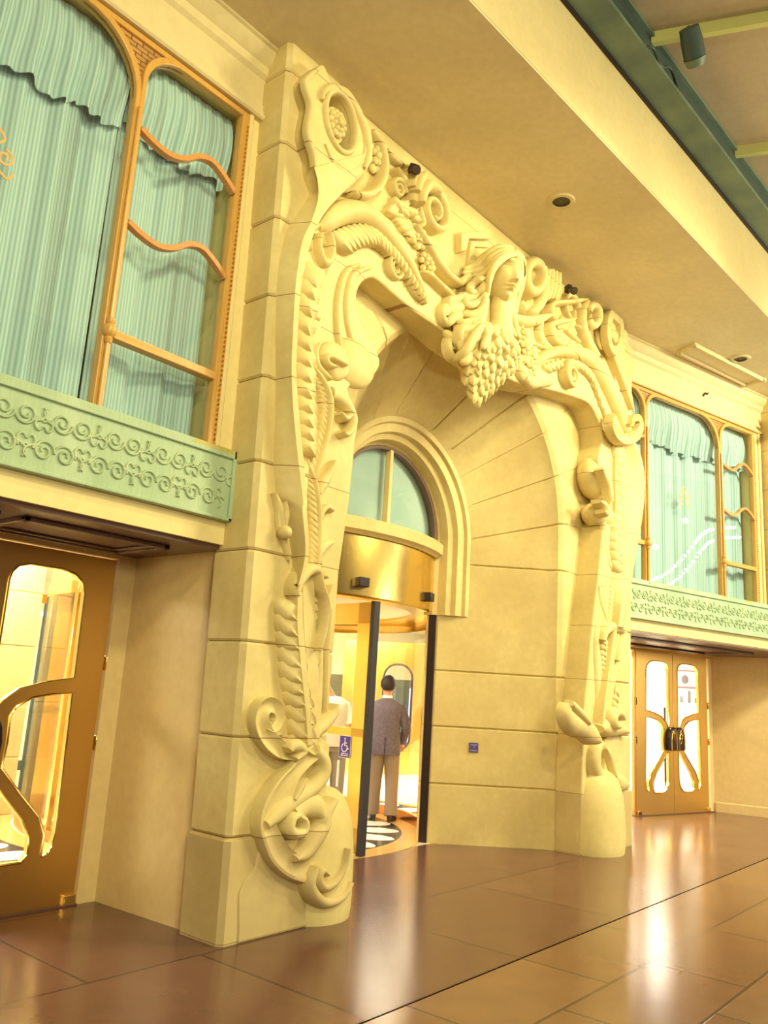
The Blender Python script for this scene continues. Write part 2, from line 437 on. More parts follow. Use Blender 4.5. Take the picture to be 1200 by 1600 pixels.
# recess: side reveal, back strip, soffit
mb = MB().prism([(-.14, 1.60), (-.125, 1.42), (-.075, LT), (.3, LT), (.3, 1.6)], 0, 2.53)
tag(mb.build('wall_recess', MT['reveal'], smooth=False), 'plain cream side wall of the left door recess', 'wall', kind='structure')
mb = MB(); mb.box(-.275, -.12, 1.42, 1.6, 0, 2.53); mb.box(-2.16, -.275, 1.42, 1.6, 2.47, 2.53); mb.box(-9, -2.16, 1.42, 1.6, 0, 2.53)
tag(mb.build('wall_back', MT['reveal'], smooth=False), 'cream wall strip beside the left door', 'wall', kind='structure')
root = empty('ceiling_recess', (-1.2, .9, 2.52)); tag(root, 'dark wooden coffered soffit above the left door', 'ceiling', kind='structure')
MB().box(-3, 1.08, -.52, .7, -.02, .02).build('soffit_board', MT['dark_wood'], root, smooth=False)
for x0, x1 in ((-1.85, -.42), (-.28, .78)):
    m = MB()
    for d, h in ((0, .03), (.05, .018)):
        m.box(x0 + d, x1 - d, -.3 + d, -.3 + d + .045, -.02 - h, -.02); m.box(x0 + d, x1 - d, .28 - d, .325 - d, -.02 - h, -.02)
        m.box(x0 + d, x0 + d + .045, -.3 + d, .325 - d, -.02 - h, -.02); m.box(x1 - d - .045, x1 - d, -.3 + d, .325 - d, -.02 - h, -.02)
    m.build('coffer_moulding', MT['dark_wood'], root, smooth=False, bevel=.006)

# ---- right wing wall
def W(u, v, z=0): return W0 + WD * u + WI * v + Vector((0, 0, z))
MR = Matrix.Translation(W0) @ Matrix.Rotation(WA, 4, 'Z')
mb = MB()
mb.box(3.17, 3.36, 0, .4, 3.14, 5.86); mb.box(-.3, 8, 0, .4, 5.86, CEIL); mb.box(-.3, 8, 0, .5, 2.53, 3.14)
mb.box(-.3, -.39, 0, .4, 3.14, 5.86)
tag(mb.xf(MR).build('wall_right', MT['plaster'], smooth=False), 'cream wall around the right window', 'wall', kind='structure')
tag(MB().box(3.3, 3.35, -.03, 0, 3.14, 5.87).xf(MR).build('trim_4', MT['plaster'], bevel=.01), 'cream moulding strip right of the right window', 'trim', kind='structure')
tag(sweep(CORN, [(-.1, 0), (3.42, 0)]).xf(MR).build('trim_5', MT['fascia'], ang=30), 'moulded cream cornice over the right window', 'trim', kind='structure')
mb = MB().prism([(3.4, -.3), (4.6, -.3), (4.6, .4), (3.4, .4)], 3.22, CEIL)
tag(mb.xf(MR).build('wall_pilaster', MT['stone'], smooth=False), 'sandstone pilaster at the right edge beyond the window', 'wall', kind='structure')
# right door recess
DC = Vector((9.66, .805, 0))                                # foot of the right doors' meeting line
DR = DC + WD * .97
mb = MB().prism([(DR.x + .02, DR.y), (DR.x + .12, DR.y - .02), (11.02, -1.1), (12, -1.1), (12, 1.2), (DR.x + .04, DR.y + .2)], 0, 2.53)
tag(mb.build('wall_reveal', MT['reveal'], smooth=False), 'plain cream side wall of the right door recess', 'wall', kind='structure')
bb = [(DR.x + .11, DR.y - .045), (11.01, -1.1)]
tag(sweep([(0, 0), (.02, 0), (.02, .14), (.012, .15), (0, .16)], bb).build('baseboard_right', MT['reveal'], smooth=False), 'cream baseboard in the right door recess', 'baseboard', kind='structure')
mb = MB().box(-.3, 8, 0, 2.2, 2.51, 2.55)
tag(mb.xf(MR).build('ceiling_recess_right', MT['dark_wood'], smooth=False), 'dark wooden soffit above the right doors', 'ceiling', kind='structure')
m = MB()
for d in (0, .09): m.box(.6 + d, 3.6 - d, .35 + d, .40 + d, 2.48, 2.51); m.box(.6 + d, 3.6 - d, 1.2 - d, 1.25 - d, 2.48, 2.51); m.box(3.55 - d, 3.6 - d, .35 + d, 1.25 - d, 2.48, 2.51)
tag(m.xf(MR).build('trim_6', MT['dark_wood'], smooth=False), 'dark moulding frame on the soffit over the right doors', 'trim', kind='structure')

# ---- lobby shell behind the facade
mb = MB()
mb.box(-9, 16, 10.6, 10.8, 0, 3.6); mb.box(-9.1, -9, 1.5, 10.8, 0, 3.6); mb.box(16, 16.1, 1.5, 10.8, 0, 3.6)
tag(mb.build('wall_lobby', MT['lobby_wall'], smooth=False), 'gold lobby wall seen through the glass doors', 'wall', kind='structure')
tag(MB().box(-9, 16, 1.6, 10.8, 3.3, 3.4).build('ceiling_lobby', MT['lobby_wall'], smooth=False), 'pale lobby ceiling seen through the glass doors', 'ceiling', kind='structure')
mb = MB(); mb.box(-9, .2, 1.42, 1.6, 2.53, CEIL); mb.box(5.8, 6.4, .6, 1.6, 0, CEIL)
tag(mb.build('wall_inner', MT['reveal'], smooth=False), 'inner wall closing the rooms behind the windows', 'wall', kind='structure')
tag(MB().box(-.2, 4.4, 1.5, 1.6, 2.5, CEIL).xf(MR).build('wall_inner_right', MT['reveal'], smooth=False), 'inner wall closing the room behind the right window', 'wall', kind='structure')

# ================================================================= windows
def grow(x0, x1, z0, z1, r, cs, g):
    return rrect(x0 - g, x1 + g, z0 - g, z1 + g, r, 8, cs)
MW, SW = 1.73, .89
ZB, ZT, ZM = 3.16, 5.80, 3.70
def wavy_bar(u0, u1, z):
    pts = [(0, 0), (.14, -.04), (.3, -.055), (.45, -.01), (.58, .07), (.72, .10), (.86, .05), (1, -.03)]
    return ribbon([(u0 + (u1 - u0) * a, z + b) for a, b in pts], .04, .02, -.02, FLAT, back=.03)
def window_group(name, loc, rz, label, left_side=True):
    root = empty(name, loc, rz); tag(root, label, 'window', kind='structure')
    h = .035
    main = (h, MW - h, ZB, ZT, .43, (0, 0, 1, .58))
    side = (MW + h, MW + SW - h, ZM + .03, ZT, .28, (0, 0, 0, 1))
    low = (MW + h, MW + SW - h, ZB, ZM - .03, .01, (0, 0, 0, 0))
    lside = (-SW + h, -h, ZM + .03, ZT, .28, (0, 0, 1, 0))
    llow = (-SW + h, -h, ZB, ZM - .03, .01, (0, 0, 0, 0))
    shapes = [main, side, low, lside, llow]
    fr = MB()
    for s_ in shapes: fr.join(plate([grow(*s_, .036), grow(*s_, 0)], -.03, .05, .008))
    fr.join(plate([rrect(-SW - .05, MW + SW + .05, ZB - .05, ZT + .055, .01, 2), rrect(-SW, MW + SW, ZB, ZT + .01, .01, 2)], -.02, .06, .008))
    fr.build('window_frame', MT['frame'], root, ang=30)
    sp = plate([rrect(-SW, MW + SW, ZT - .6, ZT + .02, .005, 2)] + [g for g in (grow(*main, .02), grow(*side, .02), grow(*lside, .02))] , .005, .03)
    # spandrel cut at the holes (only the upper part of each hole matters)
    mm = Mat('basket_wood_' + name, rough=.5)
    br = mm.node('ShaderNodeTexBrick'); br.inputs['Scale'].default_value = 1; br.inputs['Brick Width'].default_value = .09; br.inputs['Row Height'].default_value = .035; br.inputs['Mortar Size'].default_value = .004
    br.inputs['Color1'].default_value = (.50, .26, .07, 1); br.inputs['Color2'].default_value = (.42, .21, .055, 1); br.inputs['Mortar'].default_value = (.10, .05, .015, 1)
    x = mm.sep(); cb = mm.node('ShaderNodeCombineXYZ'); mm.link(x[0], cb.inputs[0]); mm.link(x[2], cb.inputs[1]); mm.link(cb.outputs[0], br.inputs['Vector'])
    mm.color(br.outputs['Color'])
    sp = plate([[(MW - .45, ZT - .55), (MW + .32, ZT - .55), (MW + .32, ZT + .02), (MW - .45, ZT + .02)]], .0, .02)
    # real outline: the triangle between the two arches
    tri = []
    for i in range(9):
        a = .5 * PI * i / 8; tri.append((MW - h - .43 + .43 * math.cos(a), ZT - .43 + .43 * math.sin(a)))
    tri = tri + [(MW - h - .43, ZT + .03), (MW + h + .28, ZT + .03)]
    for i in range(9):
        a = .5 * PI + .5 * PI * i / 8; tri.append((MW + h + .28 + .28 * math.cos(a), ZT - .28 + .28 * math.sin(a)))
    sp = plate([tri], .0, .02)
    tri2 = []
    for i in range(9):
        a = .5 * PI + .5 * PI * i / 8; tri2.append((h + .25 + .25 * math.cos(a), ZT - .25 + .25 * math.sin(a)))
    tri2 = [(-h - .28, ZT + .03), (h + .25, ZT + .03)] + tri2 + [(-h + .28 * math.cos(a) - .28, ZT - .28 + .28 * math.sin(a)) for a in [.5 * PI * i / 8 for i in range(9)]]
    sp.join(plate([tri2], .0, .02))
    sp.build('spandrel', mm.m, root, smooth=False)
    for u0, u1, flip in ((MW + h, MW + SW - h, 0), (-SW + h, -h, 1)):
        for z in (5.17, 4.48):
            b = wavy_bar(u0, u1, z)
            if flip: b = b.mirror((u0 + u1) / 2)
            b.build('wavy_bar', MT['frame2'], root)
    for u in (MW, 0):
        MB().tube([(u, -.045, ZB), (u, -.045, ZT - .5)], .016).build('mullion_bead', MT['frame'], root)
        MB().lathe([(.005, -.09), (.02, -.085), (.028, -.06), (.022, -.045), (.038, -.03), (.045, 0), (.038, .03), (.022, .04), (.03, .055), (.03, .075), (.01, .09)], (u, -.045, ZM)).build('finial', MT['frame'], root)
    bd = MB()
    for k in range(70): bd.ell((MW + SW + .02, -.03, ZB + .05 + k * .0365), (.009, .009, .009), nu=8, nv=5)
    bd.build('beaded_strip', MT['brass2'], root)
    for s_ in shapes:
        plate([grow(*s_, .015)], .02, .028).build('pane', MT['glass'], root, smooth=False)
    # gold crest painted on the main pane
    cst = MB(); c = (MW / 2 + .03, 4.50)
    for sx in (-1, 1):
        cst.join(ribbon(spiral((c[0] + sx * .065, c[1] - .01), .055, .012, PI / 2, sx * -1.4), .014, .004, .018, FLAT, back=.001, res=False))
        cst.join(ribbon([(c[0] + sx * .02, c[1] - .09), (c[0] + sx * .10, c[1] - .13), (c[0] + sx * .13, c[1] - .08)], .014, .004, .018, FLAT, back=.001))
        cst.join(ribbon([(c[0] + sx * .005, c[1] + .05), (c[0] + sx * .05, c[1] + .10), (c[0] + sx * .01, c[1] + .15)], .014, .004, .018, FLAT, back=.001))
    cst.build('gold_crest', Mat('painted_gold', lin(226, 170, 96), .5).m, root)
    return root
LW = window_group('window_1', (-3.005, LT, 0), 0, 'tall arched window with golden frame and striped curtain, left of the portal')
RW = window_group('window_2', tuple(W(.52, 0)), WA, 'arched golden window reflecting a string of bulbs, right of the portal')

# ---- curtains
def drape(u0, u1, z0, z1, amp, per, y0, seed, gather=0):
    rnd = random.Random(seed); mb = MB(); rows = []
    n = int((u1 - u0) / .012); ph = [rnd.uniform(0, 6) for _ in range(4)]
    for i in range(15):
        z = z0 + (z1 - z0) * i / 14; row = []
        for k in range(n + 1):
            u = u0 + (u1 - u0) * k / n
            y = y0 + amp * (math.sin(u / per * 2 * PI + ph[0] + .25 * math.sin(z * 1.3 + ph[1])) * .6 + math.sin(u / per * 3.3 + ph[2] + .2 * z) * .4 + .3 * math.sin(u * 2 * PI / per * 2.3 + ph[3]))
            row.append((u, y, z))
        rows.append(row)
    back = [[(x, y + .006, z) for x, y, z in r] for r in rows]
    mb.grid(rows); mb.grid(back)
    return mb
def valance(u0, u1, zt, zb, y0, seed):
    rnd = random.Random(seed); rows = []; n = int((u1 - u0) / .01); ph = rnd.uniform(0, 6)
    for i in range(12):
        f = i / 11; row = []
        for k in range(n + 1):
            u = u0 + (u1 - u0) * k / n
            zz = zt + (zb - zt) * f + (.05 * math.sin(u * 13 + ph) * math.sin(u * 6.1) + .008 * math.sin(u * 41)) * f * f
            y = y0 - .05 * math.sin(PI * min(f * 1.15, 1)) + (.012 + .03 * f) * math.sin(u * 62 + ph + 2 * f * math.sin(u * 9)) * .6 + .02 * f * math.sin(u * 27 + ph)
            row.append((u, y, zz))
        rows.append(row)
    mb = MB().grid(rows); mb.grid([[(x, y + .006, z) for x, y, z in r] for r in rows])
    return mb
def curtains(loc, rz, labels, sd):
    for i, (u0, u1, vz) in enumerate(((.0, MW, .62), (MW, MW + SW, .56), (-.34, 0, .56))):
        if labels[i] is None: continue
        t = empty('curtain', loc, rz); tag(t, labels[i], 'curtain', 'pleated curtains behind the upper windows')
        dr = drape(u0 + .01, u1 - .01, ZB - .1, ZT + .05, .04, .30 if i == 0 else .3, .22, sd + i)
        dr.build('drape', MT['curtain'], t, ang=80, fix=False)
        valance(u0 + .01, u1 - .01, ZT + .04, ZT - vz, .15, sd + 10 + i).build('valance', MT['curtain'], t, ang=80, fix=False)
curtains((-3.005, LT, 0), 0, ['wide pale green striped curtain behind the left window, orange crest before it', 'narrow pale green striped curtain in the left window, beside the portal', None], 3)
curtains(tuple(W(.52, 0)), WA, ['wide pale green striped curtain behind the right window with bulb reflections', 'narrow pale green curtain at the outer end of the right window', 'narrow pale green curtain half hidden by the portal in the right window'], 40)

# ================================================================= verdigris scroll panels
def scroll_panel(loc, rz, u0, u1, label, end_right=True):
    root = empty('scroll_panel', loc, rz); tag(root, label, 'panel', 'green copper panels below the windows')
    MB().box(u0, u1, -.035, .0, 2.69, 3.20).build('back_plate', MT['verdi'], root, smooth=False)
    r = MB(); r.box(u0, u1, -.055, -.03, 3.135, 3.20); r.box(u0, u1, -.055, -.03, 2.69, 2.715)
    if end_right: r.box(u1 - .04, u1, -.055, -.03, 2.69, 3.2)
    r.build('border', MT['verdi'], root, bevel=.006)
    m = MB(); U = .355
    def unit(c, z, f):
        for sx in (-1, 1):
            sp = spiral((c + sx * .066, z), .066, .014, (PI if sx > 0 else 0), sx * (1.55 if f > 0 else -1.55) , 22)
            sp = [(a, b) for a, b in sp]
            m.join(ribbon(sp, .018, .014, -.034, HALF, back=.002, res=False))
        e = f
        for sx in (-1, 1):
            m.join(ribbon([(c + sx * .132, z), (c + sx * .125, z - e * .05), (c + sx * .150, z - e * .075), (c + sx * .175, z - e * .05)], [.02, .018, .016, .01], .014, -.034, HALF, back=.002, n=5))
            m.join(ribbon([(c + sx * .10, z - e * .03), (c + sx * .16, z - e * .01), (c + sx * .185, z + e * .03), (c + sx * .165, z + e * .06)], [.02, .018, .014, .008], .014, -.034, HALF, back=.002, n=5))
        m.join(ribbon([(c + .15, z - e * .005), (c + U / 2, z - e * .02), (c + U - .15, z - e * .005)], .016, .012, -.034, HALF, back=.002, n=5))
    k = int((u1 - u0) / U) + 1
    for i in range(k):
        c = u1 - .2 - i * U
        if c - .19 < u0: break
        unit(c, 3.02, 1)
        if c + .13 - .1 < u1 - .05: unit(c - .09, 2.83, -1)
    m.build('scroll_relief', MT['verdi2'], root, ang=60)
scroll_panel((0, LT - .01, 0), 0, -6, -.16, 'green copper scrollwork panel with stained top, below the left window')
scroll_panel(tuple(W0), WA, .12, 5.2, 'green copper scrollwork panel below the right window', False)
# ================================================================= portal
CS = 3.0
PORTAL = empty('wall_portal', (CS, .1, 0))
tag(PORTAL, 'cream sandstone portal with two piers and a splayed arch around the revolving door', 'portal', kind='structure')
PI_ = PORTAL.matrix_world
def pb(mb, name, mat='stone', parent=None, **kw):
    """portal part from world-coordinate mesh"""
    p = parent or PORTAL
    off = Vector((CS, .1, 0))
    o = mb.moved(-off.x, -off.y, 0).build(name, MT[mat], p, **kw)
    return o
JOINTS = [.63 + .62 * k for k in range(10)]
TILT = .013
def STf(s): return ST - TILT * s
def tilt(mb):
    m = MB(); m.f = list(mb.f); m.v = [(x, y - TILT * x, z) for x, y, z in mb.v]; return m
ST = .13
def pier_mesh():
    rows = []; g = .017
    zs = [(0, 0)]
    for j in JOINTS:
        if j > 6.4: break
        zs += [(j - g, 0), (j, g), (j + g, 0)]
    zs.append((CEIL, 0))
    for z, d in zs:
        sl = -.115 - .021 * z; e = .02 if z < .63 else 0
        rows.append([(sl + d - e, .42, z), (sl + d - e, .085 - e, z), (sl + .035 + d - e, .05 + d - e, z), (.32, .05 + d - e, z), (.32, .42, z)])
    return MB().grid(rows, closed_u=True, caps=True)
pb(pier_mesh(), 'pier', ang=20)
pb(pier_mesh().mirror(CS).moved(dx=-.02, dy=-.03), 'pier', ang=20)
pb(plate([[(.28, 0), (.76, 0), (.76, 1.2), (.60, 1.27), (.28, 1.27)]], .045, .4, .012), 'base_block', ang=30)
pb(plate([[(5.35, 0), (5.75, 0), (5.75, 1.27), (5.5, 1.27), (5.35, 1.2)]], .01, .3, .012), 'base_block', ang=30)
# arch and jambs: profile (radius, Y, spring height, vertical radius)
def arch_prof():
    return [(.94, 1.62, 3.33, .92), (.94, 1.5, 3.33, .92), (.98, 1.46, 3.33, .955), (1.0, 1.36, 3.33, .975), (1.06, 1.33, 3.33, 1.03), (1.075, 1.27, 3.33, 1.045), (1.17, 1.25, 3.33, 1.13),
            (1.185, 1.21, 3.33, 1.145), (1.24, 1.20, 3.33, 1.20), (1.27, 1.16, 3.33, 1.23), (1.86, .50, 3.5, 1.70), (1.90, .40, 3.52, 1.74), (1.95, .36, 3.52, 1.80), (2.05, .345, 3.52, 1.92), (2.85, .36, 3.5, 2.75), (2.85, 1.62, 3.5, 2.75)]
PR = arch_prof(); LOW = 8                                     # LOW: first profile point that runs to the floor
g = .016
rows = []
def jrow(z, d):
    out = []
    for i, (r, t, zc, rz) in enumerate(PR):
        zz = min(z, zc) if z < 90 else zc
        k = d if 9 <= i <= 13 else 0
        out.append((CS + r + k, t + k, zz))
    return out
zl = [2.5]
seq = [(2.5, 0)]
for j in JOINTS:
    if 2.55 < j < 3.3: seq += [(j - g, 0), (j, g), (j + g, 0)]
for z, d in seq: rows.append(jrow(z, d))
ANG = [0]; voff = math.radians(22.5)
for i in range(0, 181):
    a = math.radians(i)
    d = 0
    rows.append((a, 0))
arc = []
nj = [math.radians(v) for v in (4, 22, 40, 58, 76, 104, 122, 140, 158, 176)]
av = sorted(set([round(math.radians(x), 6) for x in range(0, 181, 4)] + [round(q + e, 6) for q in nj for e in (-.009, 0, .009)]))
R2 = [r for r in rows if not isinstance(r[0], float) and not isinstance(r[0], int)]
def arow(a):
    isj = any(abs(a - q) < 1e-5 for q in nj)
    out = []
    for i, (r, t, zc, rz) in enumerate(PR):
        k = g if (isj and 9 <= i <= 13) else 0
        c, s = math.cos(a), math.sin(a)
        e = .93 if i >= 9 else 1
        x = math.copysign(abs(c) ** e, c); zz = abs(s) ** e
        out.append((CS + (r + k) * x, t + k, zc + (rz + k) * zz))
    return out
for a in av[1:-1]: R2.append(arow(a))
left = [[(2 * CS - x, y, z) for x, y, z in r] for r in R2[:len(seq)]]
R2 = R2 + left[::-1]
ARCH = MB().grid(R2, closed_u=True, caps=True)
pb(ARCH, 'arch_vault', 'jamb', ang=20)
# lower jambs (below 2.5)
def jamb_low(g=.016):
    pr = [(1.0, 1.62), (1.0, 1.45), (1.27, 1.16), (1.86, .50), (1.90, .40), (1.95, .36), (2.05, .345), (2.85, .36), (2.85, 1.62)]
    sq = [(0, 0)]
    for j in JOINTS:
        if j < 2.45: sq += [(j - g, 0), (j, g), (j + g, 0)]
    sq.append((2.5, 0))
    return MB().grid([[(CS + r + (d if 1 <= i <= 7 else 0), t + (d if 1 <= i <= 7 else 0), z) for i, (r, t) in enumerate(pr)] for z, d in sq], closed_u=True, caps=True)
pb(jamb_low(), 'jamb', 'jamb', ang=20)
pb(jamb_low().mirror(CS), 'jamb', 'jamb', ang=20)
# curved stone ledge over the revolving door
def ringseg(cx, cy, prof, s0, s1, n=28):
    """profile (r,z) swept about (cx,cy) between X limits s0..s1 on the street side"""
    rows = []
    for i in range(n + 1):
        rows.append([])
        for r, z in prof:
            x = s0 + (s1 - s0) * i / n
            a = math.asin(max(-1, min(1, (x - cx) / r)))
            rows[-1].append((x, cy - r * math.cos(a), z))
    return MB().grid(rows, closed_u=True, caps=True)
DCX, DCY, DRR = 3.0, 3.6, 2.3
pb(ringseg(DCX, DCY, [(DRR - .25, 3.16), (DRR + .03, 3.16), (DRR + .05, 3.18), (DRR + .09, 3.20), (DRR + .10, 3.31), (DRR + .08, 3.33), (DRR - .25, 3.33)], 1.96, 4.04), 'door_ledge', 'jamb', ang=25)
# carved front slab with the shaped opening
CL = [(548, 790), (556, 715), (558, 690), (562, 668), (560, 650), (556, 635), (550, 618), (547, 606), (558, 598), (578, 591), (590, 582), (596, 568), (593, 553), (584, 537), (575, 520), (567, 505), (561, 480), (561, 457), (569, 440), (581, 433), (593, 437), (623, 464), (653, 489), (690, 515), (708, 532)]
cl = cr([at(x, y, .105) for x, y in CL], 3)
cl = [(.76, 0), (.76, 2.0)] + cl
top = cl[-1]
MS = 3.06
TRC = .05
rc = [(912, 1200), (915, 1118), (921, 1055), (928, 976), (937, 897), (943, 835), (950, 803), (957, 783), (952, 762), (941, 738), (937, 716), (942, 695), (941, 672), (934, 649), (922, 629), (896, 618), (862, 608), (820, 599), (790, 585)]
right = cr([at(x, y, TRC) for x, y in rc], 3)
right = [(right[0][0], 0)] + right
loop = [(.1, 0), (.1, CEIL), (6 - .1, CEIL), (6 - .1, 0)] + right + cl[::-1]
pb(tilt(plate([loop], ST, .46, .025, 3)), 'front_slab', ang=30)
# lunette window
root = empty('window_3', (CS, 1.52, 3.33)); tag(root, 'half-round window above the revolving door with one upright bar', 'window', kind='structure')
def half(r, rz, n=24): return [(r * math.cos(PI * i / n), rz * math.sin(PI * i / n)) for i in range(n + 1)]
plate([half(.95, .93), [(x, z + .03) for x, z in half(.885, .86)]], -.05, .03, .006).build('window_frame', MT['dark_wood'], root)
MB().box(-.025, .025, -.055, .02, 0, .9).build('mullion', MT['reveal'], root, bevel=.006)
plate([half(.9, .88)], 0, .008).build('pane', MT['glass'], root, smooth=False)
tag(plate([half(.95, .93)], .06, .08).moved(CS, 1.52, 3.33).build('curtain', MT['lunette'], smooth=False), 'plain pale green fabric behind the half-round window', 'curtain')
# ================================================================= carved ornament
ZM_ = dict(A=(380, 40, 3.479), B=(380, 400, 3.479), C=(380, 780, 3.479), D=(300, 1060, 3.0), E=(640, 240, 3.158), F=(820, 580, 3.158), G=(820, 960, 3.158),
           H=(480, 300, 5.0), I=(560, 180, 6.667), J=(690, 360, 5.714), K=(800, 390, 6.0), L=(400, 860, 5.0), M=(860, 1060, 5.517))
def tr(zm, pts, t):
    """outline measured on the photograph -> its real place on the stone plane Y = t"""
    x0, y0, k = ZM_[zm]
    return [(s, min(z, CEIL - .04)) for s, z in (at(x0 + x / k, y0 + y / k, t) for x, y in pts)]
def carving(name, label, cat, c, group=None):
    o = empty(name, c); tag(o, label, cat, group); return o
def op(mb, name, parent, mat='stone', **kw):
    l = parent.location
    q = parent
    while q.parent: q = q.parent; l = l + q.location
    return mb.moved(-l[0], -l[1], -l[2]).build(name, MT[mat], parent, **kw)
def rib(zm, pts, w, h, t, prof=HALF, n=6, res=True, base=None):
    """raised moulding whose crest lies on Y = t; runs back into the slab"""
    tp = tr(zm, pts, t)
    b = STf(sum(q[0] for q in tp) / len(tp)) + .02 if base is None else base
    return ribbon(tp, w, h, t + (h if not hasattr(h, '__len__') else max(h)), prof, n, back=max(.01, b - t - (h if not hasattr(h, '__len__') else max(h))), res=res)
def leaf(c, d, L, w, h, t, curl=.25, n=7):
    """one carved leaf: base at c=(s,z), pointing along angle d, standing off plane Y=t by h"""
    rows = []
    ca, sa = math.cos(d), math.sin(d)
    for i in range(n + 1):
        f = i / n
        ww = w * (math.sin(PI * min(1, f * .92 + .08)) ** .75) * .5 + .001
        up = h * (.35 + .65 * math.sin(PI * f * .75)) * (1 - .15 * f)
        row = []
        for u, q in ((-1, 0), (-.85, .55), (-.45, .95), (0, .80), (.45, .95), (.85, .55), (1, 0)):
            x = f * L; y = u * ww + curl * L * f * f * .3
            row.append((c[0] + ca * x - sa * y, t - up * q, c[1] + sa * x + ca * y))
        row = [(row[0][0], t + .04, row[0][2])] + row + [(row[-1][0], t + .04, row[-1][2])]
        rows.append(row)
    return MB().grid(rows, closed_u=True, caps=True)
def chain(path, n, L, w, h, t, ang, jit=.0, off=0, seed=1, curl=.25):
    """n overlapping leaves along a path; ang = angle added to the path direction"""
    rnd = random.Random(seed); mb = MB(); pp = cr(path, 12); m = len(pp)
    for i in range(n):
        f = (i + .5) / n * (m - 1); k = int(f); a = pp[k]; b = pp[min(k + 1, m - 1)]; fr = f - k
        c = (a[0] + (b[0] - a[0]) * fr, a[1] + (b[1] - a[1]) * fr)
        p = pp[max(k - 2, 0)]; q = pp[min(k + 3, m - 1)]
        d = math.atan2(q[1] - p[1], q[0] - p[0])
        lf = L if not hasattr(L, '__len__') else L[0] + (L[1] - L[0]) * i / max(1, n - 1)
        wf = w if not hasattr(w, '__len__') else w[0] + (w[1] - w[0]) * i / max(1, n - 1)
        A = d + ang + rnd.uniform(-jit, jit)
        mb.join(leaf((c[0] + off * math.cos(d + PI / 2), c[1] + off * math.sin(d + PI / 2)), A, lf, wf, h, t, curl))
    return mb
def rosette(c, r, t, n=9, rings=2, ax=1):
    mb = MB()
    for q in range(rings):
        rr = r * (1 - q / rings) * .8; k = max(4, n - 2 * q)
        for i in range(k):
            a = 2 * PI * i / k + q * .4
            mb.ell((c[0] + rr * ax * math.cos(a), t - .012 - .02 * q, c[1] + rr * math.sin(a)), (r * .28 / (1 + .3 * q), .03, r * .28 / (1 + .3 * q)), nu=8, nv=6)
    mb.ell((c[0], t - .05, c[1]), (r * .25, .03, r * .25), nu=8, nv=6)
    return mb
def volute(c, r, t, h, w, turns=2.2, a0=PI / 2, sgn=1, prof=FLAT, core=.18):
    sp = spiral(c, r, r * core, a0, sgn * turns, 26)
    n = len(sp)
    return ribbon(sp, [w * (1 - .6 * i / n) for i in range(n)], [h * (1 - .35 * i / n) for i in range(n)], t + h, prof, res=False, back=max(.01, STf(c[0]) - t - h))
def band3(zm_rows, tl, tf):
    """(L, M, R) rows traced on the photo: ramp L->M, flat M->R, then straight back to the slab"""
    rows = []
    for zm, l, m_, r in zm_rows:
        a = tr(zm, [l], tl)[0]; b = tr(zm, [m_], tf)[0]; c = tr(zm, [r], tf)[0]
        rows.append((a[0], a[1], b[0], b[1], c[0], c[1]))
    rows = cr(rows, 5)
    out = []
    for a0, a1, b0, b1, c0, c1 in rows:
        out.append([(a0, ST + .02, a1), (a0, tl, a1), (a0 * .55 + b0 * .45, tl * .42 + tf * .58 + .012, a1 * .55 + b1 * .45), (b0 * .92 + a0 * .08, tf + .012, b1 * .92 + a1 * .08), (b0, tf, b1), (c0 * .9 + b0 * .1, tf - .004, c1 * .9 + b1 * .1), (c0, tf + .012, c1), (c0, ST + .02, c1)])
    return MB().grid(out, closed_u=True, caps=True)

# ---------------------------------------------------------------- left corner scroll and its long band
TF = -.10
cs = carving('corner_scroll', 'large round scroll with rosette at portal top left, its band running down the pier', 'carving', (.3, .0, 5.5), 'corner scrolls of the portal')
out = tr('A', [(440, 925), (412, 865), (384, 780), (378, 705), (345, 610), (342, 550), (362, 430), (332, 330), (345, 275), (425, 212), (470, 300), (500, 318), (560, 338), (620, 420), (665, 510), (692, 580), (702, 680), (680, 770), (560, 895)], TF + .03)
hole = tr('A', [(522 + 78 * math.cos(q) + 26 * math.sin(q), 528 + 168 * math.sin(q) + 10 * math.cos(q)) for q in [2 * PI * k / 36 for k in range(36)]], TF + .02)
op(plate([cr(out, 4, True), hole], TF + .01, ST + .03, .03, 4), 'scroll_body', cs, ang=50)
vc = (sum(p[0] for p in hole) / 36, sum(p[1] for p in hole) / 36)
mb = ribbon(hole + hole[:1], .045, .035, TF + .012, HALF, res=False)
mb.join(ribbon([(vc[0] + (p[0] - vc[0]) * .98, vc[1] + (p[1] - vc[1]) * .98) for p in hole + hole[:1]], .03, .12, TF + .13, FLAT, res=False))
mb.join(rib('A', [(450, 640), (500, 740), (570, 790), (640, 760), (675, 660), (672, 560), (640, 480)], [.01, .03, .04, .04, .04, .03, .01], .02, TF - .008, base=TF + .05))
mb.join(rib('A', [(438, 400), (455, 350), (500, 326), (560, 350), (618, 425), (662, 515), (688, 600), (694, 690), (668, 770)], [.03, .05, .06, .06, .07, .07, .07, .06, .03], .04, TF - .03, base=TF + .06))
op(mb, 'volute', cs, ang=60)
op(plate([[(vc[0] + (p[0] - vc[0]) * .60, vc[1] + (p[1] - vc[1]) * .62) for p in hole]], TF + .06, ST, .02), 'volute_eye', cs, ang=50)
hz_ = max(p[1] for p in hole) - vc[1]
op(rosette((vc[0], vc[1]), hz_ * .46, TF + .055, 10, 3, .8), 'rosette', cs, ang=80)
mb = rib('A', [(425, 222), (355, 285), (352, 330), (380, 430), (362, 545), (368, 610), (392, 690), (394, 760)], [.03, .05, .05, .05, .05, .05, .04, .01], .03, TF - .015, base=TF + .04)
op(mb, 'edge_moulding', cs, ang=60)
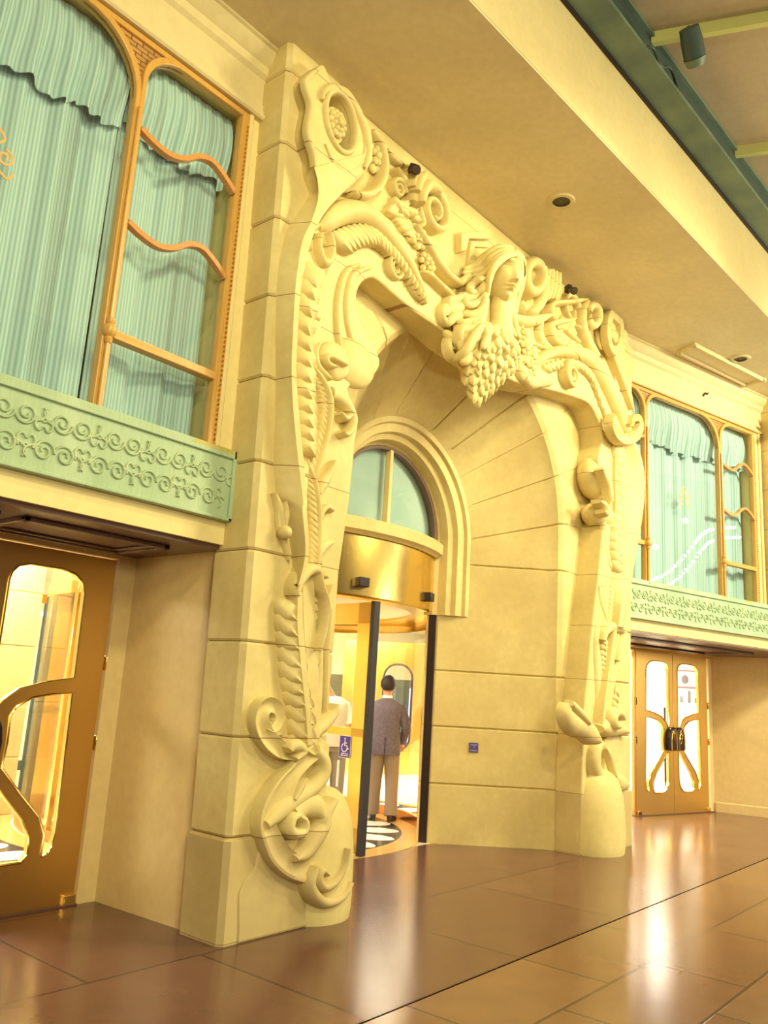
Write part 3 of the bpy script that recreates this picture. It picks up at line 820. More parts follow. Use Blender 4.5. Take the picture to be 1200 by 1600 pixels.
rowsL = [('A', (372, 740), (386, 770), (690, 690)), ('A', (386, 850), (408, 862), (660, 790)), ('A', (350, 940), (404, 958), (560, 895)), ('A', (290, 1030), (370, 1065), (450, 1012)), ('A', (240, 1110), (322, 1170), (388, 1130)), ('A', (205, 1240), (296, 1330), (345, 1280)), ('A', (185, 1400), (283, 1440), (314, 1430)),
         ('B', (178, 400), (266, 520), (292, 520)), ('B', (178, 560), (264, 645), (289, 640)), ('B', (178, 720), (270, 800), (300, 800)), ('B', (172, 930), (288, 1000), (316, 990)), ('B', (168, 1110), (302, 1130), (332, 1130)), ('B', (182, 1290), (326, 1330), (348, 1330)),
         ('C', (235, 60), (322, 60), (346, 60)), ('C', (255, 240), (338, 240), (358, 240)), ('C', (268, 330), (330, 350), (350, 345)), ('C', (262, 450), (300, 470), (320, 450))]
op(band3(rowsL, .045, -.10), 'long_band', cs, ang=35)
# small bud sprouting from the band's edge
bud = MB()
bud.join(rib('B', [(232, 1480), (222, 1400), (205, 1340), (178, 1285)], [.05, .09, .08, .03], .07, .0))
bud.join(rib('B', [(236, 1490), (250, 1400), (238, 1330)], [.04, .06, .02], .06, .0))
bud.join(rib('C', [(262, 330), (235, 230), (205, 150), (195, 60)], [.03, .05, .05, .02], .05, .01))
p = tr('B', [(235, 1500)], -.02)[0]; bud.ell((p[0], -.0, p[1]), (.05, .06, .05))
op(bud, 'bud', cs, ang=60)

# ---------------------------------------------------------------- left garland of big leaves beside the band
g1 = carving('leaf_garland', 'upright garland of broad scale leaves along the near pier band, below the left scroll', 'carving', (.5, .1, 4), 'leaf garlands on the portal')
op(chain(tr('B', [(372, 0), (360, 80), (345, 200), (330, 330), (325, 450), (326, 570), (330, 690), (335, 800), (340, 900), (345, 990)], .0), 12, [.25, .19], [.24, .17], .13, .075, .42, .05, seed=2, curl=.1), 'leaves', g1, ang=70)
# fern frond on the slab
g2 = carving('leaf_garland', 'curved frond of small slanting leaflets beneath the round boss on the near pier', 'carving', (.6, .1, 3.4), 'leaf garlands on the portal')
op(rib('B', [(385, 595), (440, 660), (480, 740), (492, 830), (478, 950), (440, 1080), (402, 1195)], [.03, .05, .055, .055, .05, .04, .02], .06, .03), 'stem', g2, ang=60)
op(chain(tr('B', [(380, 620), (430, 710), (452, 800), (446, 900), (420, 1010), (392, 1110)], .05), 17, .15, .075, .05, .10, 1.05 - PI / 2 + .9, .05, seed=3), 'leaves', g2, ang=70)
g3 = carving('leaf_garland', 'slim twisted frond running down the near pier to the ribbon loop', 'carving', (.6, .1, 2.8), 'leaf garlands on the portal')
op(rib('B', [(335, 1060), (372, 1150), (405, 1230), (425, 1360), (430, 1500), (424, 1620), (412, 1720)], [.02, .035, .04, .04, .04, .035, .02], .05, .04), 'stem', g3, ang=60)
op(chain(tr('B', [(335, 1080), (355, 1170), (372, 1280), (385, 1400), (392, 1520), (392, 1620), (390, 1700)], .05), 20, .15, .065, .05, .10, .55, .05, seed=4), 'leaves', g3, ang=70)
# side sprays right of it
g4 = MB()
g4.join(rib('B', [(425, 1290), (450, 1240), (490, 1170), (508, 1110)], [.03, .09, .07, .02], .05, .05)); g4.join(rib('B', [(432, 1440), (445, 1390), (470, 1365), (500, 1380)], [.02, .04, .04, .05], .05, .05))
g4.join(rib('C', [(420, 330), (430, 290), (460, 250), (500, 235)], [.03, .08, .08, .03], .05, .05)); g4.join(rib('C', [(430, 100), (440, 60), (470, 40), (500, 55)], [.02, .04, .05, .05], .05, .05))
op(g4, 'side_leaves', g3, ang=60)

# ---------------------------------------------------------------- round boss (knob) and mouldings round the opening, left
bo = carving('curled_boss', 'swelling curled boss with a small eye at the left shoulder of the opening', 'carving', (.9, .1, 4.2), 'curled bosses beside the opening')
mb = MB()
mb.join(rib('B', [(640, 45), (590, 65), (555, 120), (535, 200), (525, 300), (528, 420), (548, 540)], [.03, .05, .06, .06, .06, .05, .03], .035, .085))
mb.join(rib('B', [(700, 60), (650, 75), (605, 110), (585, 180), (575, 280), (585, 390), (610, 490)], [.03, .05, .06, .06, .06, .05, .03], .03, .09))
op(mb, 'shoulder_moulding', bo, ang=60)
mb = MB()
c = tr('B', [(620, 570)], .05)[0]; mb.ell((c[0] + .05, .15, c[1] + .02), (.26, .10, .21))
c = tr('B', [(530, 560)], .04)[0]; mb.ell((c[0], .11, c[1]), (.18, .06, .15))
op(mb, 'boss', bo, ang=80)
mb = MB()
mb.join(rib('B', [(575, 590), (530, 560), (490, 540), (465, 550), (480, 585), (520, 600)], [.03, .05, .05, .05, .05, .02], .05, .0))
mb.join(rib('B', [(425, 470), (408, 520), (420, 590), (460, 640), (490, 668)], [.03, .05, .05, .05, .02], .05, .03))
mb.join(rib('B', [(500, 740), (545, 760), (590, 810), (618, 880), (606, 940), (575, 968), (552, 950)], [.12, .12, .10, .09, .07, .05, .03], .07, .02))
mb.join(rib('B', [(545, 850), (575, 880), (600, 860)], [.03, .05, .03], .05, .01))
op(mb, 'curls', bo, ang=60)

# ---------------------------------------------------------------- left half of the arch: ridge, festoon, little scrolls
ar = carving('arch_scroll', 'smooth arched ridge with a leaf festoon under it, left half of the portal head', 'carving', (1.1, .05, 5.2), 'arched ridges of the portal head')
op(rib('H', [(135, 250), (190, 205), (270, 155), (380, 118), (490, 128), (590, 185), (680, 280), (760, 380), (850, 510), (920, 650), (975, 770), (1000, 850)], [.10, .20, .21, .20, .19, .18, .17, .15, .12, .09, .07, .04], [.10, .14, .14, .14, .13, .13, .12, .11, .10, .09, .08, .06], -.03), 'ridge', ar, ang=60)
op(chain(tr('H', [(215, 300), (300, 265), (400, 240), (500, 245), (580, 290), (670, 380), (750, 480), (830, 610), (890, 720), (940, 800)], .04), 22, [.24, .10], [.12, .06], .08, .09, -1.25, .05, seed=5), 'leaves', ar, ang=70)
op(rib('H', [(130, 320), (115, 390), (132, 480), (165, 540), (205, 520), (222, 440), (210, 350), (190, 300)], [.05, .06, .07, .08, .08, .07, .06, .03], .08, -.02, base=.1), 'end_loop', ar, ang=60)
op(rib('H', [(110, 250), (60, 280), (25, 330), (20, 400), (45, 455)], [.05, .08, .08, .06, .03], .10, -.06), 'end_leaf', ar, ang=60)
c = tr('H', [(715, 590)], .05)[0]
op(volute(c, .11, .04, .06, .05, 1.9, PI * .6, 1, HALF, .2), 'small_spiral', ar, ang=60)
mb = MB()
mb.join(rib('H', [(690, 470), (755, 560), (800, 680), (860, 800), (940, 868)], [.03, .03, .03, .03, .02], .05, .06))
op(mb, 'lower_line', ar, ang=60)

fr = carving('frieze_scroll', 'frieze of looping bands, beads and leaf curls between the left corner scroll and the head', 'carving', (1.5, .05, 5.8), 'frieze scrolls of the portal')
mb = MB()
mb.join(rib('I', [(175, 150), (240, 225), (285, 320), (312, 440), (312, 580), (270, 710), (190, 790), (100, 812), (-20, 790)], [.05, .07, .08, .09, .09, .09, .08, .07, .04], .09, .0))
mb.join(rib('I', [(320, 345), (380, 420), (460, 480), (560, 520)], [.03, .05, .05, .03], .07, .03))
mb.join(rib('I', [(430, 540), (500, 640), (580, 770), (650, 930), (700, 1080), (700, 1130), (660, 1130)], [.04, .07, .08, .07, .06, .05, .03], .08, .0))
mb.join(rib('H', [(880, 250), (990, 420), (1060, 540), (1140, 640), (1230, 710)], [.05, .08, .08, .07, .06], .10, -.02))
mb.join(rib('H', [(630, 135), (700, 165), (775, 205)], [.03, .04, .03], .06, .03)); mb.join(rib('H', [(905, 612), (970, 630), (1040, 690), (1110, 760), (1190, 830)], [.03, .05, .05, .05, .03], .08, .0))
op(mb, 'bands', fr, ang=60)
mb = MB()
for (zz, q_, t_, r_, t2, n_, ax_) in (('I', (180, 430), .08, .16, .10, 7, .6), ('H', (950, 560), .05, .11, .08, 8, 1), ('I', (640, 1260), .05, .12, .08, 8, 1)):
    op(rosette(tr(zz, [q_], t_)[0], r_, t2, n_, 2, ax_), 'rosette', fr, ang=80)
mb = MB()
mb.join(chain(tr('I', [(330, 1000), (420, 1090), (500, 1190), (570, 1290), (640, 1360)], .05), 12, .13, .08, .06, .09, .9, .5, seed=6)); mb.join(chain(tr('I', [(520, 1050), (580, 1140), (660, 1230), (720, 1320)], .05), 9, .12, .08, .06, .09, -.6, .5, seed=7))
mb.join(chain(tr('I', [(390, 830), (420, 930), (500, 980), (600, 1060)], .05), 8, .16, .09, .07, .08, .4, .5, seed=8))
op(mb, 'leaves', fr, ang=70)
mb = MB()
mb.join(volute(tr('I', [(455, 750)], .02)[0], .095, .02, .06, .05, 1.8, 0, 1, HALF, .2))
v1 = tr('I', [(845, 985)], -.05)[0]
mb.join(volute(v1, .215, -.06, .10, .09, 1.7, PI * .8, -1, HALF, .25))
op(mb, 'spirals', fr, ang=60)
mb = MB()
mb.join(rib('I', [(600, 730), (610, 640), (640, 560), (650, 515)], [.05, .07, .06, .03], .10, -.06)); mb.join(rib('I', [(650, 780), (680, 680), (710, 620), (715, 580)], [.08, .12, .10, .05], .12, -.08))
mb.join(rib('I', [(700, 900), (730, 780), (790, 705), (860, 740), (890, 800)], [.08, .12, .12, .10, .06], .13, -.10)); mb.join(rib('I', [(620, 900), (660, 800), (700, 740)], [.10, .14, .08], .10, -.04))
op(mb, 'plume', fr, ang=60)
mb = MB()
mb.join(plate([tr('J', [(180, 25), (225, 10), (400, 12), (440, 75), (250, 70), (225, 175), (180, 185)], .02)], .02, ST + .02, .01)); mb.join(plate([tr('J', [(265, 95), (420, 100), (430, 150), (300, 145), (280, 330), (245, 300)], .05)], .05, ST + .02, .01))
op(mb, 'stepped_block', fr, ang=30)

# ---------------------------------------------------------------- ribbon loop, stems and second garlands on the near pier
lo = carving('ribbon_knot', 'looped ribbon and long stems hanging between two leaf columns on the near pier', 'carving', (.45, .05, 2), 'ribbon knots on the piers')
mb = MB()
mb.join(rib('L', [(345, 350), (352, 290), (385, 220), (440, 160), (490, 145), (520, 175), (528, 230), (545, 300), (572, 370), (582, 440), (575, 520), (555, 640), (535, 720), (520, 780)], [.06, .09, .10, .10, .09, .06, .05, .05, .05, .05, .04, .04, .04, .03], .08, -.08))
mb.join(rib('L', [(610, 270), (592, 330), (585, 400), (600, 480), (590, 600), (575, 780), (565, 1000), (560, 1300)], [.02, .04, .05, .05, .04, .04, .04, .04], .06, -.0))
mb.join(rib('L', [(540, 200), (560, 190), (575, 215)], [.03, .06, .03], .05, -.04))
op(mb, 'ribbon', lo, ang=60)
mb = MB()
mb.join(rib('L', [(345, 330), (345, 560), (365, 800), (390, 1050), (410, 1280), (425, 1520)], [.05, .06, .06, .06, .05, .05], .10, -.06, FLAT))
mb.join(rib('L', [(410, 190), (418, 500), (435, 800), (455, 1050), (470, 1300), (480, 1420)], [.13, .13, .13, .12, .12, .10], .06, -.0, FLAT))
mb.join(rib('L', [(520, 780), (515, 1000), (505, 1200), (500, 1400)], [.05, .08, .08, .06], .05, .02))
op(mb, 'stems', lo, ang=50)
g5 = carving('leaf_garland', 'column of heavy overlapping pod leaves low on the near pier, above a hooked curl', 'carving', (.2, .05, 1.8), 'leaf garlands on the portal')
op(chain(tr('L', [(185, 345), (190, 450), (195, 590), (215, 740), (220, 860), (235, 990), (255, 1110), (280, 1240), (290, 1360), (300, 1480)], -.0), 10, .26, .17, .13, .05, .72, .03, seed=9, curl=.1), 'leaves', g5, ang=70)
op(rib('L', [(300, 440), (300, 600), (325, 800), (340, 960), (360, 1130), (375, 1300), (385, 1460)], [.03, .05, .06, .06, .06, .05, .03], .06, -.01), 'stem', g5, ang=60)
g6 = carving('leaf_garland', 'short column of ribbed leaves inside the ribbon loop on the near pier', 'carving', (.55, .05, 2.1), 'leaf garlands on the portal')
op(chain(tr('L', [(470, 230), (490, 330), (505, 430), (510, 520), (505, 610), (498, 700), (488, 800)], -.05), 9, .15, .12, .09, .09, .75, .04, seed=10), 'leaves', g6, ang=70)

# ---------------------------------------------------------------- base carving, left
ba = carving('base_scroll', 'big sweeping ribbon scrolls carved at the foot of the near pier', 'carving', (.4, .0, .8), 'base scrolls of the piers')
mb = MB()
mb.join(rib('D', [(482, 368), (425, 335), (368, 285), (333, 215), (338, 152), (370, 124), (405, 140), (415, 185), (393, 225), (362, 228)], [.05, .12, .13, .13, .12, .11, .10, .09, .08, .04], .08, -.035, HOLLOW, base=.06))
op(mb, 'hooked_curl', ba, ang=45)
bl = tr('D', [(560, 300), (470, 400), (395, 480), (335, 575), (312, 680), (325, 760), (365, 860), (435, 930), (520, 965), (560, 962)], -.04)
br_ = tr('D', [(615, 365), (560, 410), (510, 470), (470, 575), (400, 655), (430, 740), (465, 790), (520, 820), (560, 800), (600, 770)], -.05)
rows = []
for a in cr([l + r for l, r in zip(bl, br_)], 6):
    l = Vector((a[0], a[1])); r = Vector((a[2], a[3])); rows.append([])
    for f, y in ((0, .10), (0, -.02), (.06, -.05), (.16, -.055), (.3, -.035), (.6, -.02), (.85, -.035), (.95, -.05), (1, -.035), (1, .10)):
        q = l.lerp(r, f); rows[-1].append((q.x, y, max(q.y, .0)))
op(MB().grid(rows, closed_u=True, caps=True), 'sweeping_ribbon', ba, ang=50)
mb = MB()
mb.join(rib('D', [(600, 340), (640, 390), (640, 450), (600, 510), (545, 550), (490, 585), (420, 640), (365, 690)], [.10, .12, .13, .12, .13, .14, .14, .08], .08, -.07))
mb.join(rib('D', [(520, 640), (490, 660), (480, 710), (510, 735), (545, 715), (545, 670), (515, 650)], [.05, .07, .08, .08, .07, .06, .04], .07, -.10))
mb.join(rib('D', [(500, 640), (560, 600), (610, 610), (630, 650)], [.12, .16, .16, .08], .07, -.08))
mb.join(rib('D', [(690, 120), (680, 170), (640, 220), (600, 260), (575, 320), (545, 340)], [.04, .10, .11, .10, .08, .05], .08, -.05))
mb.join(rib('D', [(470, 340), (490, 320), (520, 320), (540, 345), (500, 380)], [.06, .10, .10, .08, .04], .08, -.09))
mb.join(rib('D', [(545, 470), (520, 520), (490, 570)], [.02, .06, .03], .04, -.08))
op(mb, 'crossing_ribbons', ba, ang=60)
mb = MB()
mb.join(rib('D', [(690, 570), (650, 640), (640, 700), (590, 780), (550, 830), (500, 850)], [.05, .13, .14, .14, .12, .05], .10, -.09, HALF))
mb.join(rib('D', [(745, 800), (730, 880), (690, 955), (640, 985), (612, 950), (625, 905), (650, 925)], [.03, .05, .07, .08, .07, .06, .04], .08, -.11))
mb.join(rib('D', [(760, 960), (720, 1030), (650, 1058), (595, 1020), (575, 960), (600, 890)], [.03, .06, .09, .10, .09, .05], .08, -.10))
op(mb, 'spiral_ribbons', ba, ang=60)
rf = tr('D', [(220, 1180), (222, 1010), (246, 950), (300, 880), (322, 765), (560, 750), (560, 1000)], .02)
op(plate([[(rf[0][0], 0)] + rf + [(rf[-1][0], 0)]], .02, .1, .008), 'raised_field', ba, ang=40)
# rounded dome that closes the inner corner of each pier
def dome(name, cx, cy, rx, ry, H, lab):
    o = carving(name, lab, 'carving', (cx, cy, 0), 'domed stones at the pier feet')
    prof = [(1.0, 0), (1.03, .10), (1.03, .35), (1.0, .55), (.93, .72), (.80, .86), (.58, .95), (.3, .99), (.02, 1.0)]
    rows = [[(cx + rx * r * math.cos(a), cy + ry * r * math.sin(a), H * z) for a in [2 * PI * k / 40 for k in range(40)]] for r, z in cr(prof, 3)]
    op(MB().grid(rows, closed_u=True, caps=True), 'dome', o, 'stone_pale', ang=60)
    return o
MT['stone_pale'] = MT['stone_plain']
dome('base_dome', .84, .25, .33, .31, .90, 'smooth domed stone at the inner foot of the near pier, half covered by scrolls')
dome('base_dome', 5.28, .12, .37, .34, .90, 'smooth plain domed stone at the inner foot of the far pier')

# ================================================================= right half
TR = -.06
cs2 = carving('corner_scroll', 'narrow upright scroll with rosette at the portal top right, beside the cornice', 'carving', (5.6, .0, 5.8), 'corner scrolls of the portal')
out = tr('K', [(935, 555), (900, 620), (895, 720), (915, 860), (960, 1000), (1010, 1130), (1060, 1260), (1110, 1400), (1150, 1500), (1125, 1330), (1085, 1210), (1055, 1180), (1082, 1060), (1062, 930), (1095, 860), (1080, 740), (1052, 635), (1000, 600)], TR)
op(plate([cr(out, 3, True)], TR, ST + .03, .02, 3), 'scroll_body', cs2, ang=50)
c = tr('K', [(968, 770)], TR)[0]
ring = tr('K', [(968 + 62 * math.cos(a), 765 + 185 * math.sin(a)) for a in [2 * PI * k / 24 for k in range(25)]], TR - .05)
op(ribbon(ring, .12, .06, TR - .0, FLAT, res=False), 'volute', cs2, ang=50)
mb = MB()
for i, (x, y) in enumerate([(925, 700), (938, 745), (955, 800), (970, 845), (950, 770), (975, 800), (940, 800)]):
    q = tr('K', [(x, y)], TR - .02)[0]; mb.ell((q[0], TR - .01, q[1]), (.08, .04, .06), nu=8, nv=6)
op(mb, 'rosette', cs2, ang=80)
# band of the far pier (F and G views): its inner side faces the street walker
def band_r():
    inner = tr('F', [(470, 330), (505, 400), (520, 470), (522, 560), (515, 680), (500, 800), (480, 920), (462, 1040), (450, 1160), (445, 1260)], -.02)
    outer = tr('F', [(520, 330), (552, 410), (568, 500), (568, 600), (556, 720), (535, 840), (515, 950), (498, 1060), (480, 1160), (465, 1260)], -.08)
    return inner, outer
inn, outr = band_r(); rows = []
for a in cr([l + r for l, r in zip(inn, outr)], 5):
    i_, o_ = (a[0], a[1]), (a[2], a[3])
    rows.append([(i_[0], .10, i_[1]), (i_[0], .03, i_[1]), (o_[0], -.07, o_[1]), (o_[0] + .03, -.085, o_[1]), (o_[0] + .14, -.085, o_[1]), (o_[0] + .30, .0, o_[1]), (o_[0] + .30, .10, o_[1])])
op(MB().grid(rows, closed_u=True, caps=True), 'long_band', cs2, ang=35)

ar2 = carving('arch_scroll', 'smooth arched ridge with a beaded festoon under it, right half of the portal head', 'carving', (4.5, .0, 5.4), 'arched ridges of the portal head')
op(rib('K', [(285, 1055), (340, 1010), (410, 965), (530, 932), (640, 940), (740, 975), (820, 1040), (890, 1130), (950, 1230), (1000, 1340), (1050, 1470), (1100, 1600), (1140, 1700)], [.06, .10, .12, .15, .17, .20, .24, .26, .26, .25, .24, .22, .18], [.08, .10, .12, .12, .12, .13, .14, .14, .14, .14, .14, .13, .12], -.07), 'ridge', ar2, ang=60)
op(chain(tr('K', [(330, 1075), (400, 1040), (500, 1010), (600, 1010), (690, 1045), (760, 1110), (810, 1190), (850, 1280), (890, 1380), (930, 1480), (950, 1560)], .0), 22, [.14, .24], [.10, .20], .09, .08, -1.1, .08, seed=12), 'leaves', ar2, ang=70)
op(volute(tr('K', [(582, 1172)], -.04)[0], .155, -.06, .06, .07, 1.9, PI * .6, 1, HALF, .2), 'small_spiral', ar2, ang=60)
op(rib('F', [(450, 215), (445, 270), (470, 318), (510, 335), (555, 318), (578, 275), (572, 235), (545, 232), (535, 265)], [.08, .13, .14, .14, .14, .13, .11, .09, .06], .10, -.12, HOLLOW, base=.0), 'end_loop', ar2, ang=50)
mb = MB(); mb.join(rib('K', [(440, 1100), (500, 1070), (570, 1050), (640, 1070), (690, 1120)], [.03, .05, .06, .06, .03], .06, .02))
op(mb, 'lower_line', ar2, ang=60)

fr2 = carving('frieze_scroll', 'frieze of ring scroll, fluted plume and branching bands right of the carved head', 'carving', (4, .0, 5.9), 'frieze scrolls of the portal')
mb = MB()
mb.join(ribbon(tr('K', [(240 + 78 * math.cos(a), 245 + 140 * math.sin(a)) for a in [PI * .5 + 2 * PI * k / 26 for k in range(27)]], -.14), .12, .10, -.06, HALF, res=False, back=.2))
mb.join(rib('K', [(330, 150), (350, 260), (350, 380), (310, 490), (250, 560), (190, 575)], [.10, .16, .17, .15, .11, .05], .12, -.10))
op(mb, 'ring_scroll', fr2, ang=60)
c = tr('K', [(240, 245)], .0)[0]
op(MB().ell((c[0], .02, c[1]), (.22, .10, .22)), 'ring_boss', fr2, ang=80)
mb = MB()
for q in ([(370, 190), (352, 300), (345, 400), (310, 500)], [(400, 185), (395, 290), (380, 390), (350, 470)], [(432, 200), (430, 300), (412, 390), (385, 460)], [(465, 215), (462, 320), (445, 400), (415, 460)]):
    mb.join(rib('K', q, [.10, .12, .11, .05], .12, -.10))
op(mb, 'plume', fr2, ang=60)
mb = MB()
mb.join(rib('K', [(20, 595), (80, 635), (180, 655), (290, 645), (390, 605)], [.08, .12, .13, .12, .06], .10, -.05))
mb.join(rib('K', [(725, 460), (660, 468), (560, 480), (460, 485), (412, 505), (395, 550), (405, 610), (425, 650)], [.04, .07, .07, .07, .08, .09, .07, .04], .10, -.07))
mb.join(rib('K', [(612, 640), (560, 658), (480, 668), (420, 685), (392, 730), (410, 800), (455, 855), (530, 890), (640, 920)], [.04, .06, .07, .08, .09, .09, .08, .07, .05], .10, -.05))
mb.join(rib('K', [(300, 680), (290, 760), (320, 850), (390, 920)], [.05, .12, .12, .05], .08, -.0))
mb.join(rib('K', [(60, 790), (150, 850), (250, 885), (350, 930)], [.03, .05, .05, .03], .06, .02))
mb.join(rib('K', [(520, 760), (600, 820), (690, 890), (760, 950)], [.02, .05, .06, .04], .06, .02))
op(mb, 'bands', fr2, ang=60)
mb = MB()
mb.join(rib('K', [(735, 475), (705, 560), (700, 660), (725, 780), (775, 890), (830, 985)], [.06, .10, .12, .14, .15, .12], .11, -.08))
mb.join(ribbon(tr('K', [(795 + 52 * math.cos(a), 610 + 95 * math.sin(a)) for a in [-PI * .9 + 2 * PI * k / 26 for k in range(24)]], -.12), .10, .08, -.05, HALF, res=False, back=.2))
mb.join(rib('K', [(770, 480), (820, 500), (850, 560), (850, 640)], [.05, .10, .10, .05], .10, -.06))
op(mb, 'stem_scroll', fr2, ang=60)
mb = MB()
mb.join(volute(tr('K', [(575, 560)], .0)[0], .24, -.03, .09, .10, 1.2, -PI * .3, 1, HALF, .3)); mb.join(volute(tr('K', [(790, 620)], .0)[0], .2, -.02, .07, .08, 1.2, PI * .5, 1, HALF, .3))
op(mb, 'spirals', fr2, ang=60)
mb = MB()
mb.join(chain(tr('K', [(450, 720), (520, 740), (590, 790), (650, 850), (720, 910)], .02), 12, .18, .11, .06, .08, .8, .5, seed=14)); mb.join(chain(tr('K', [(440, 780), (520, 840), (620, 880), (700, 920)], .02), 9, .15, .10, .06, .08, -.6, .5, seed=15))
mb.join(chain(tr('K', [(560, 690), (600, 710)], .02), 3, .15, .12, .06, .08, .6, .5, seed=16))
mb.join(chain(tr('K', [(180, 440), (130, 470), (90, 490)], .02), 5, .2, .14, .10, .05, .9, .6, seed=17))
op(mb, 'leaves', fr2, ang=70)
mb = MB()
for x, y, r in ((130, 920, .16), (200, 1000, .17), (190, 1110, .16), (120, 800, .12)):
    op(rosette(tr('K', [(x, y)], .0)[0], r, .04, 7, 2), 'rosette', fr2, ang=80)
mb.join(rib('K', [(20, 1150), (10, 1080), (30, 990), (70, 930)], [.10, .22, .22, .10], .10, -.04)); mb.join(rib('K', [(150, 1190), (230, 1230), (300, 1260)], [.10, .16, .06], .08, .0)); mb.join(rib('K', [(90, 1040), (130, 1130), (210, 1180), (330, 1200), (390, 1240)], [.10, .2, .2, .2, .1], .08, .0))
op(mb, 'lower_leaves', fr2, ang=80)

g7 = carving('leaf_garland', 'rope-like garland of twisted leaves on the far pier beside its dark band', 'carving', (5.3, .0, 4), 'leaf garlands on the portal')
op(chain(tr('F', [(450, 345), (462, 430), (470, 540), (470, 640), (458, 740), (450, 830), (452, 920)], -.0), 13, .30, .28, .12, .06, .6, .05, seed=18), 'leaves', g7, ang=70)
op(rib('F', [(480, 340), (498, 440), (502, 560), (495, 680), (485, 800), (470, 920)], [.06, .08, .09, .09, .08, .06], .09, -.04), 'stem', g7, ang=60)
g8 = carving('leaf_garland', 'slim lower garland of small leaves on the far pier above the ribbon knot', 'carving', (5.2, .0, 2.8), 'leaf garlands on the portal')
op(chain(tr('F', [(452, 960), (440, 1050), (432, 1140), (425, 1230)], .02), 13, .18, .16, .08, .08, .6, .05, seed=19), 'leaves', g8, ang=70)
mb = MB(); mb.join(rib('F', [(400, 720), (410, 840), (425, 940), (440, 990)], [.06, .12, .10, .04], .06, .04)); mb.join(rib('F', [(372, 1060), (385, 1130), (410, 1220)], [.03, .12, .06], .06, .04)); mb.join(rib('F', [(385, 860), (395, 960), (385, 1060)], [.03, .1, .05], .05, .05))
op(mb, 'side_leaves', g8, ang=60)
kn = carving('ribbon_knot', 'looped ribbon with long thin stems on the far pier', 'carving', (5.3, .0, 2.2), 'ribbon knots on the piers')
mb = MB()
mb.join(rib('F', [(372, 1262), (365, 1350), (378, 1450), (385, 1560)], [.10, .14, .12, .08], .07, .02)); mb.join(rib('F', [(402, 1330), (415, 1290), (440, 1268), (490, 1268), (505, 1300), (490, 1360), (470, 1430)], [.06, .12, .14, .14, .14, .12, .05], .10, -.06))
op(mb, 'ribbon', kn, ang=60)
mb = MB()
mb.join(rib('G', [(450, 70), (435, 180), (415, 320), (400, 430), (388, 560)], [.08, .08, .07, .07, .06], .09, -.05, FLAT)); mb.join(rib('G', [(468, 80), (455, 200), (435, 330), (415, 450), (400, 560)], [.14, .15, .15, .13, .08], .06, .0, FLAT)); mb.join(rib('G', [(372, 60), (366, 160), (372, 300), (375, 420), (365, 520)], [.10, .14, .14, .12, .08], .06, .02))
op(mb, 'stems', kn, ang=50)
mb = MB(); mb.join(chain(tr('G', [(398, 100), (396, 180), (396, 250), (400, 330)], .0), 9, .13, .14, .08, .06, .3, .05, seed=20)); mb.join(chain(tr('G', [(458, 340), (450, 400), (445, 470), (440, 520)], .02), 6, .16, .12, .08, .06, .4, .05, seed=21))
op(mb, 'leaves', kn, ang=70)
ba2 = carving('base_scroll', 'crossing ribbons and curls carved at the foot of the far pier, right of its dome', 'carving', (5.5, .0, .9), 'base scrolls of the piers')
mb = MB()
mb.join(rib('M', [(190, 215), (185, 300), (240, 370), (330, 420), (410, 490), (450, 545)], [.06, .20, .28, .26, .24, .10], .12, -.16, HALF, base=-.02))
mb.join(rib('M', [(205, 215), (260, 270), (320, 330), (360, 390)], [.08, .10, .10, .06], .06, -.19, base=-.08))
op(mb, 'hooked_curl', ba2, ang=60)
mb = MB()
mb.join(rib('M', [(620, 420), (590, 400), (580, 350), (600, 300), (640, 310), (655, 360)], [.08, .14, .16, .15, .12, .06], .13, -.14)); mb.join(rib('M', [(470, 440), (510, 420), (560, 440), (640, 440), (690, 460)], [.10, .2, .2, .16, .08], .10, -.08))
mb.join(rib('M', [(470, 560), (440, 620), (430, 720), (450, 820), (500, 900)], [.10, .16, .18, .16, .08], .09, -.06)); mb.join(rib('M', [(490, 600), (540, 680), (570, 780), (580, 840)], [.05, .12, .12, .05], .08, -.06))
mb.join(rib('M', [(480, 960), (500, 1050), (550, 1080), (590, 1020), (570, 940), (530, 900), (500, 930)], [.06, .10, .12, .12, .12, .10, .05], .10, -.10)); mb.join(rib('M', [(580, 850), (640, 900), (690, 920)], [.12, .22, .08], .08, -.05))
mb.join(rib('M', [(470, 1150), (500, 1240), (560, 1320), (585, 1340)], [.03, .10, .10, .03], .08, -.07)); mb.join(rib('M', [(465, 1340), (500, 1410), (550, 1450)], [.03, .08, .03], .06, -.07)); mb.join(rib('M', [(545, 1200), (570, 1270), (590, 1300)], [.02, .06, .03], .06, -.07))
op(mb, 'crossing_ribbons', ba2, ang=60)

# right-hand boss: two swellings that roll back onto the jamb
bo2 = carving('curled_boss', 'swelling curled boss rolling back onto the jamb at the right shoulder of the opening', 'carving', (5.2, .1, 4.2), 'curled bosses beside the opening')
mb = MB()
c = at(930, 745, .15); mb.ell((c[0] + .12, .22, c[1] + .02), (.32, .20, .28)); c = at(936, 803, .12); mb.ell((c[0] + .10, .18, c[1]), (.30, .18, .16))
op(mb, 'boss', bo2, ang=80)
mb = MB(); mb.join(rib('F', [(380, 640), (410, 660), (420, 700), (400, 690)], [.05, .1, .1, .05], .08, -.06)); mb.join(rib('F', [(390, 480), (430, 560), (440, 640)], [.05, .1, .06], .06, -.05))
op(mb, 'curls', bo2, ang=60)
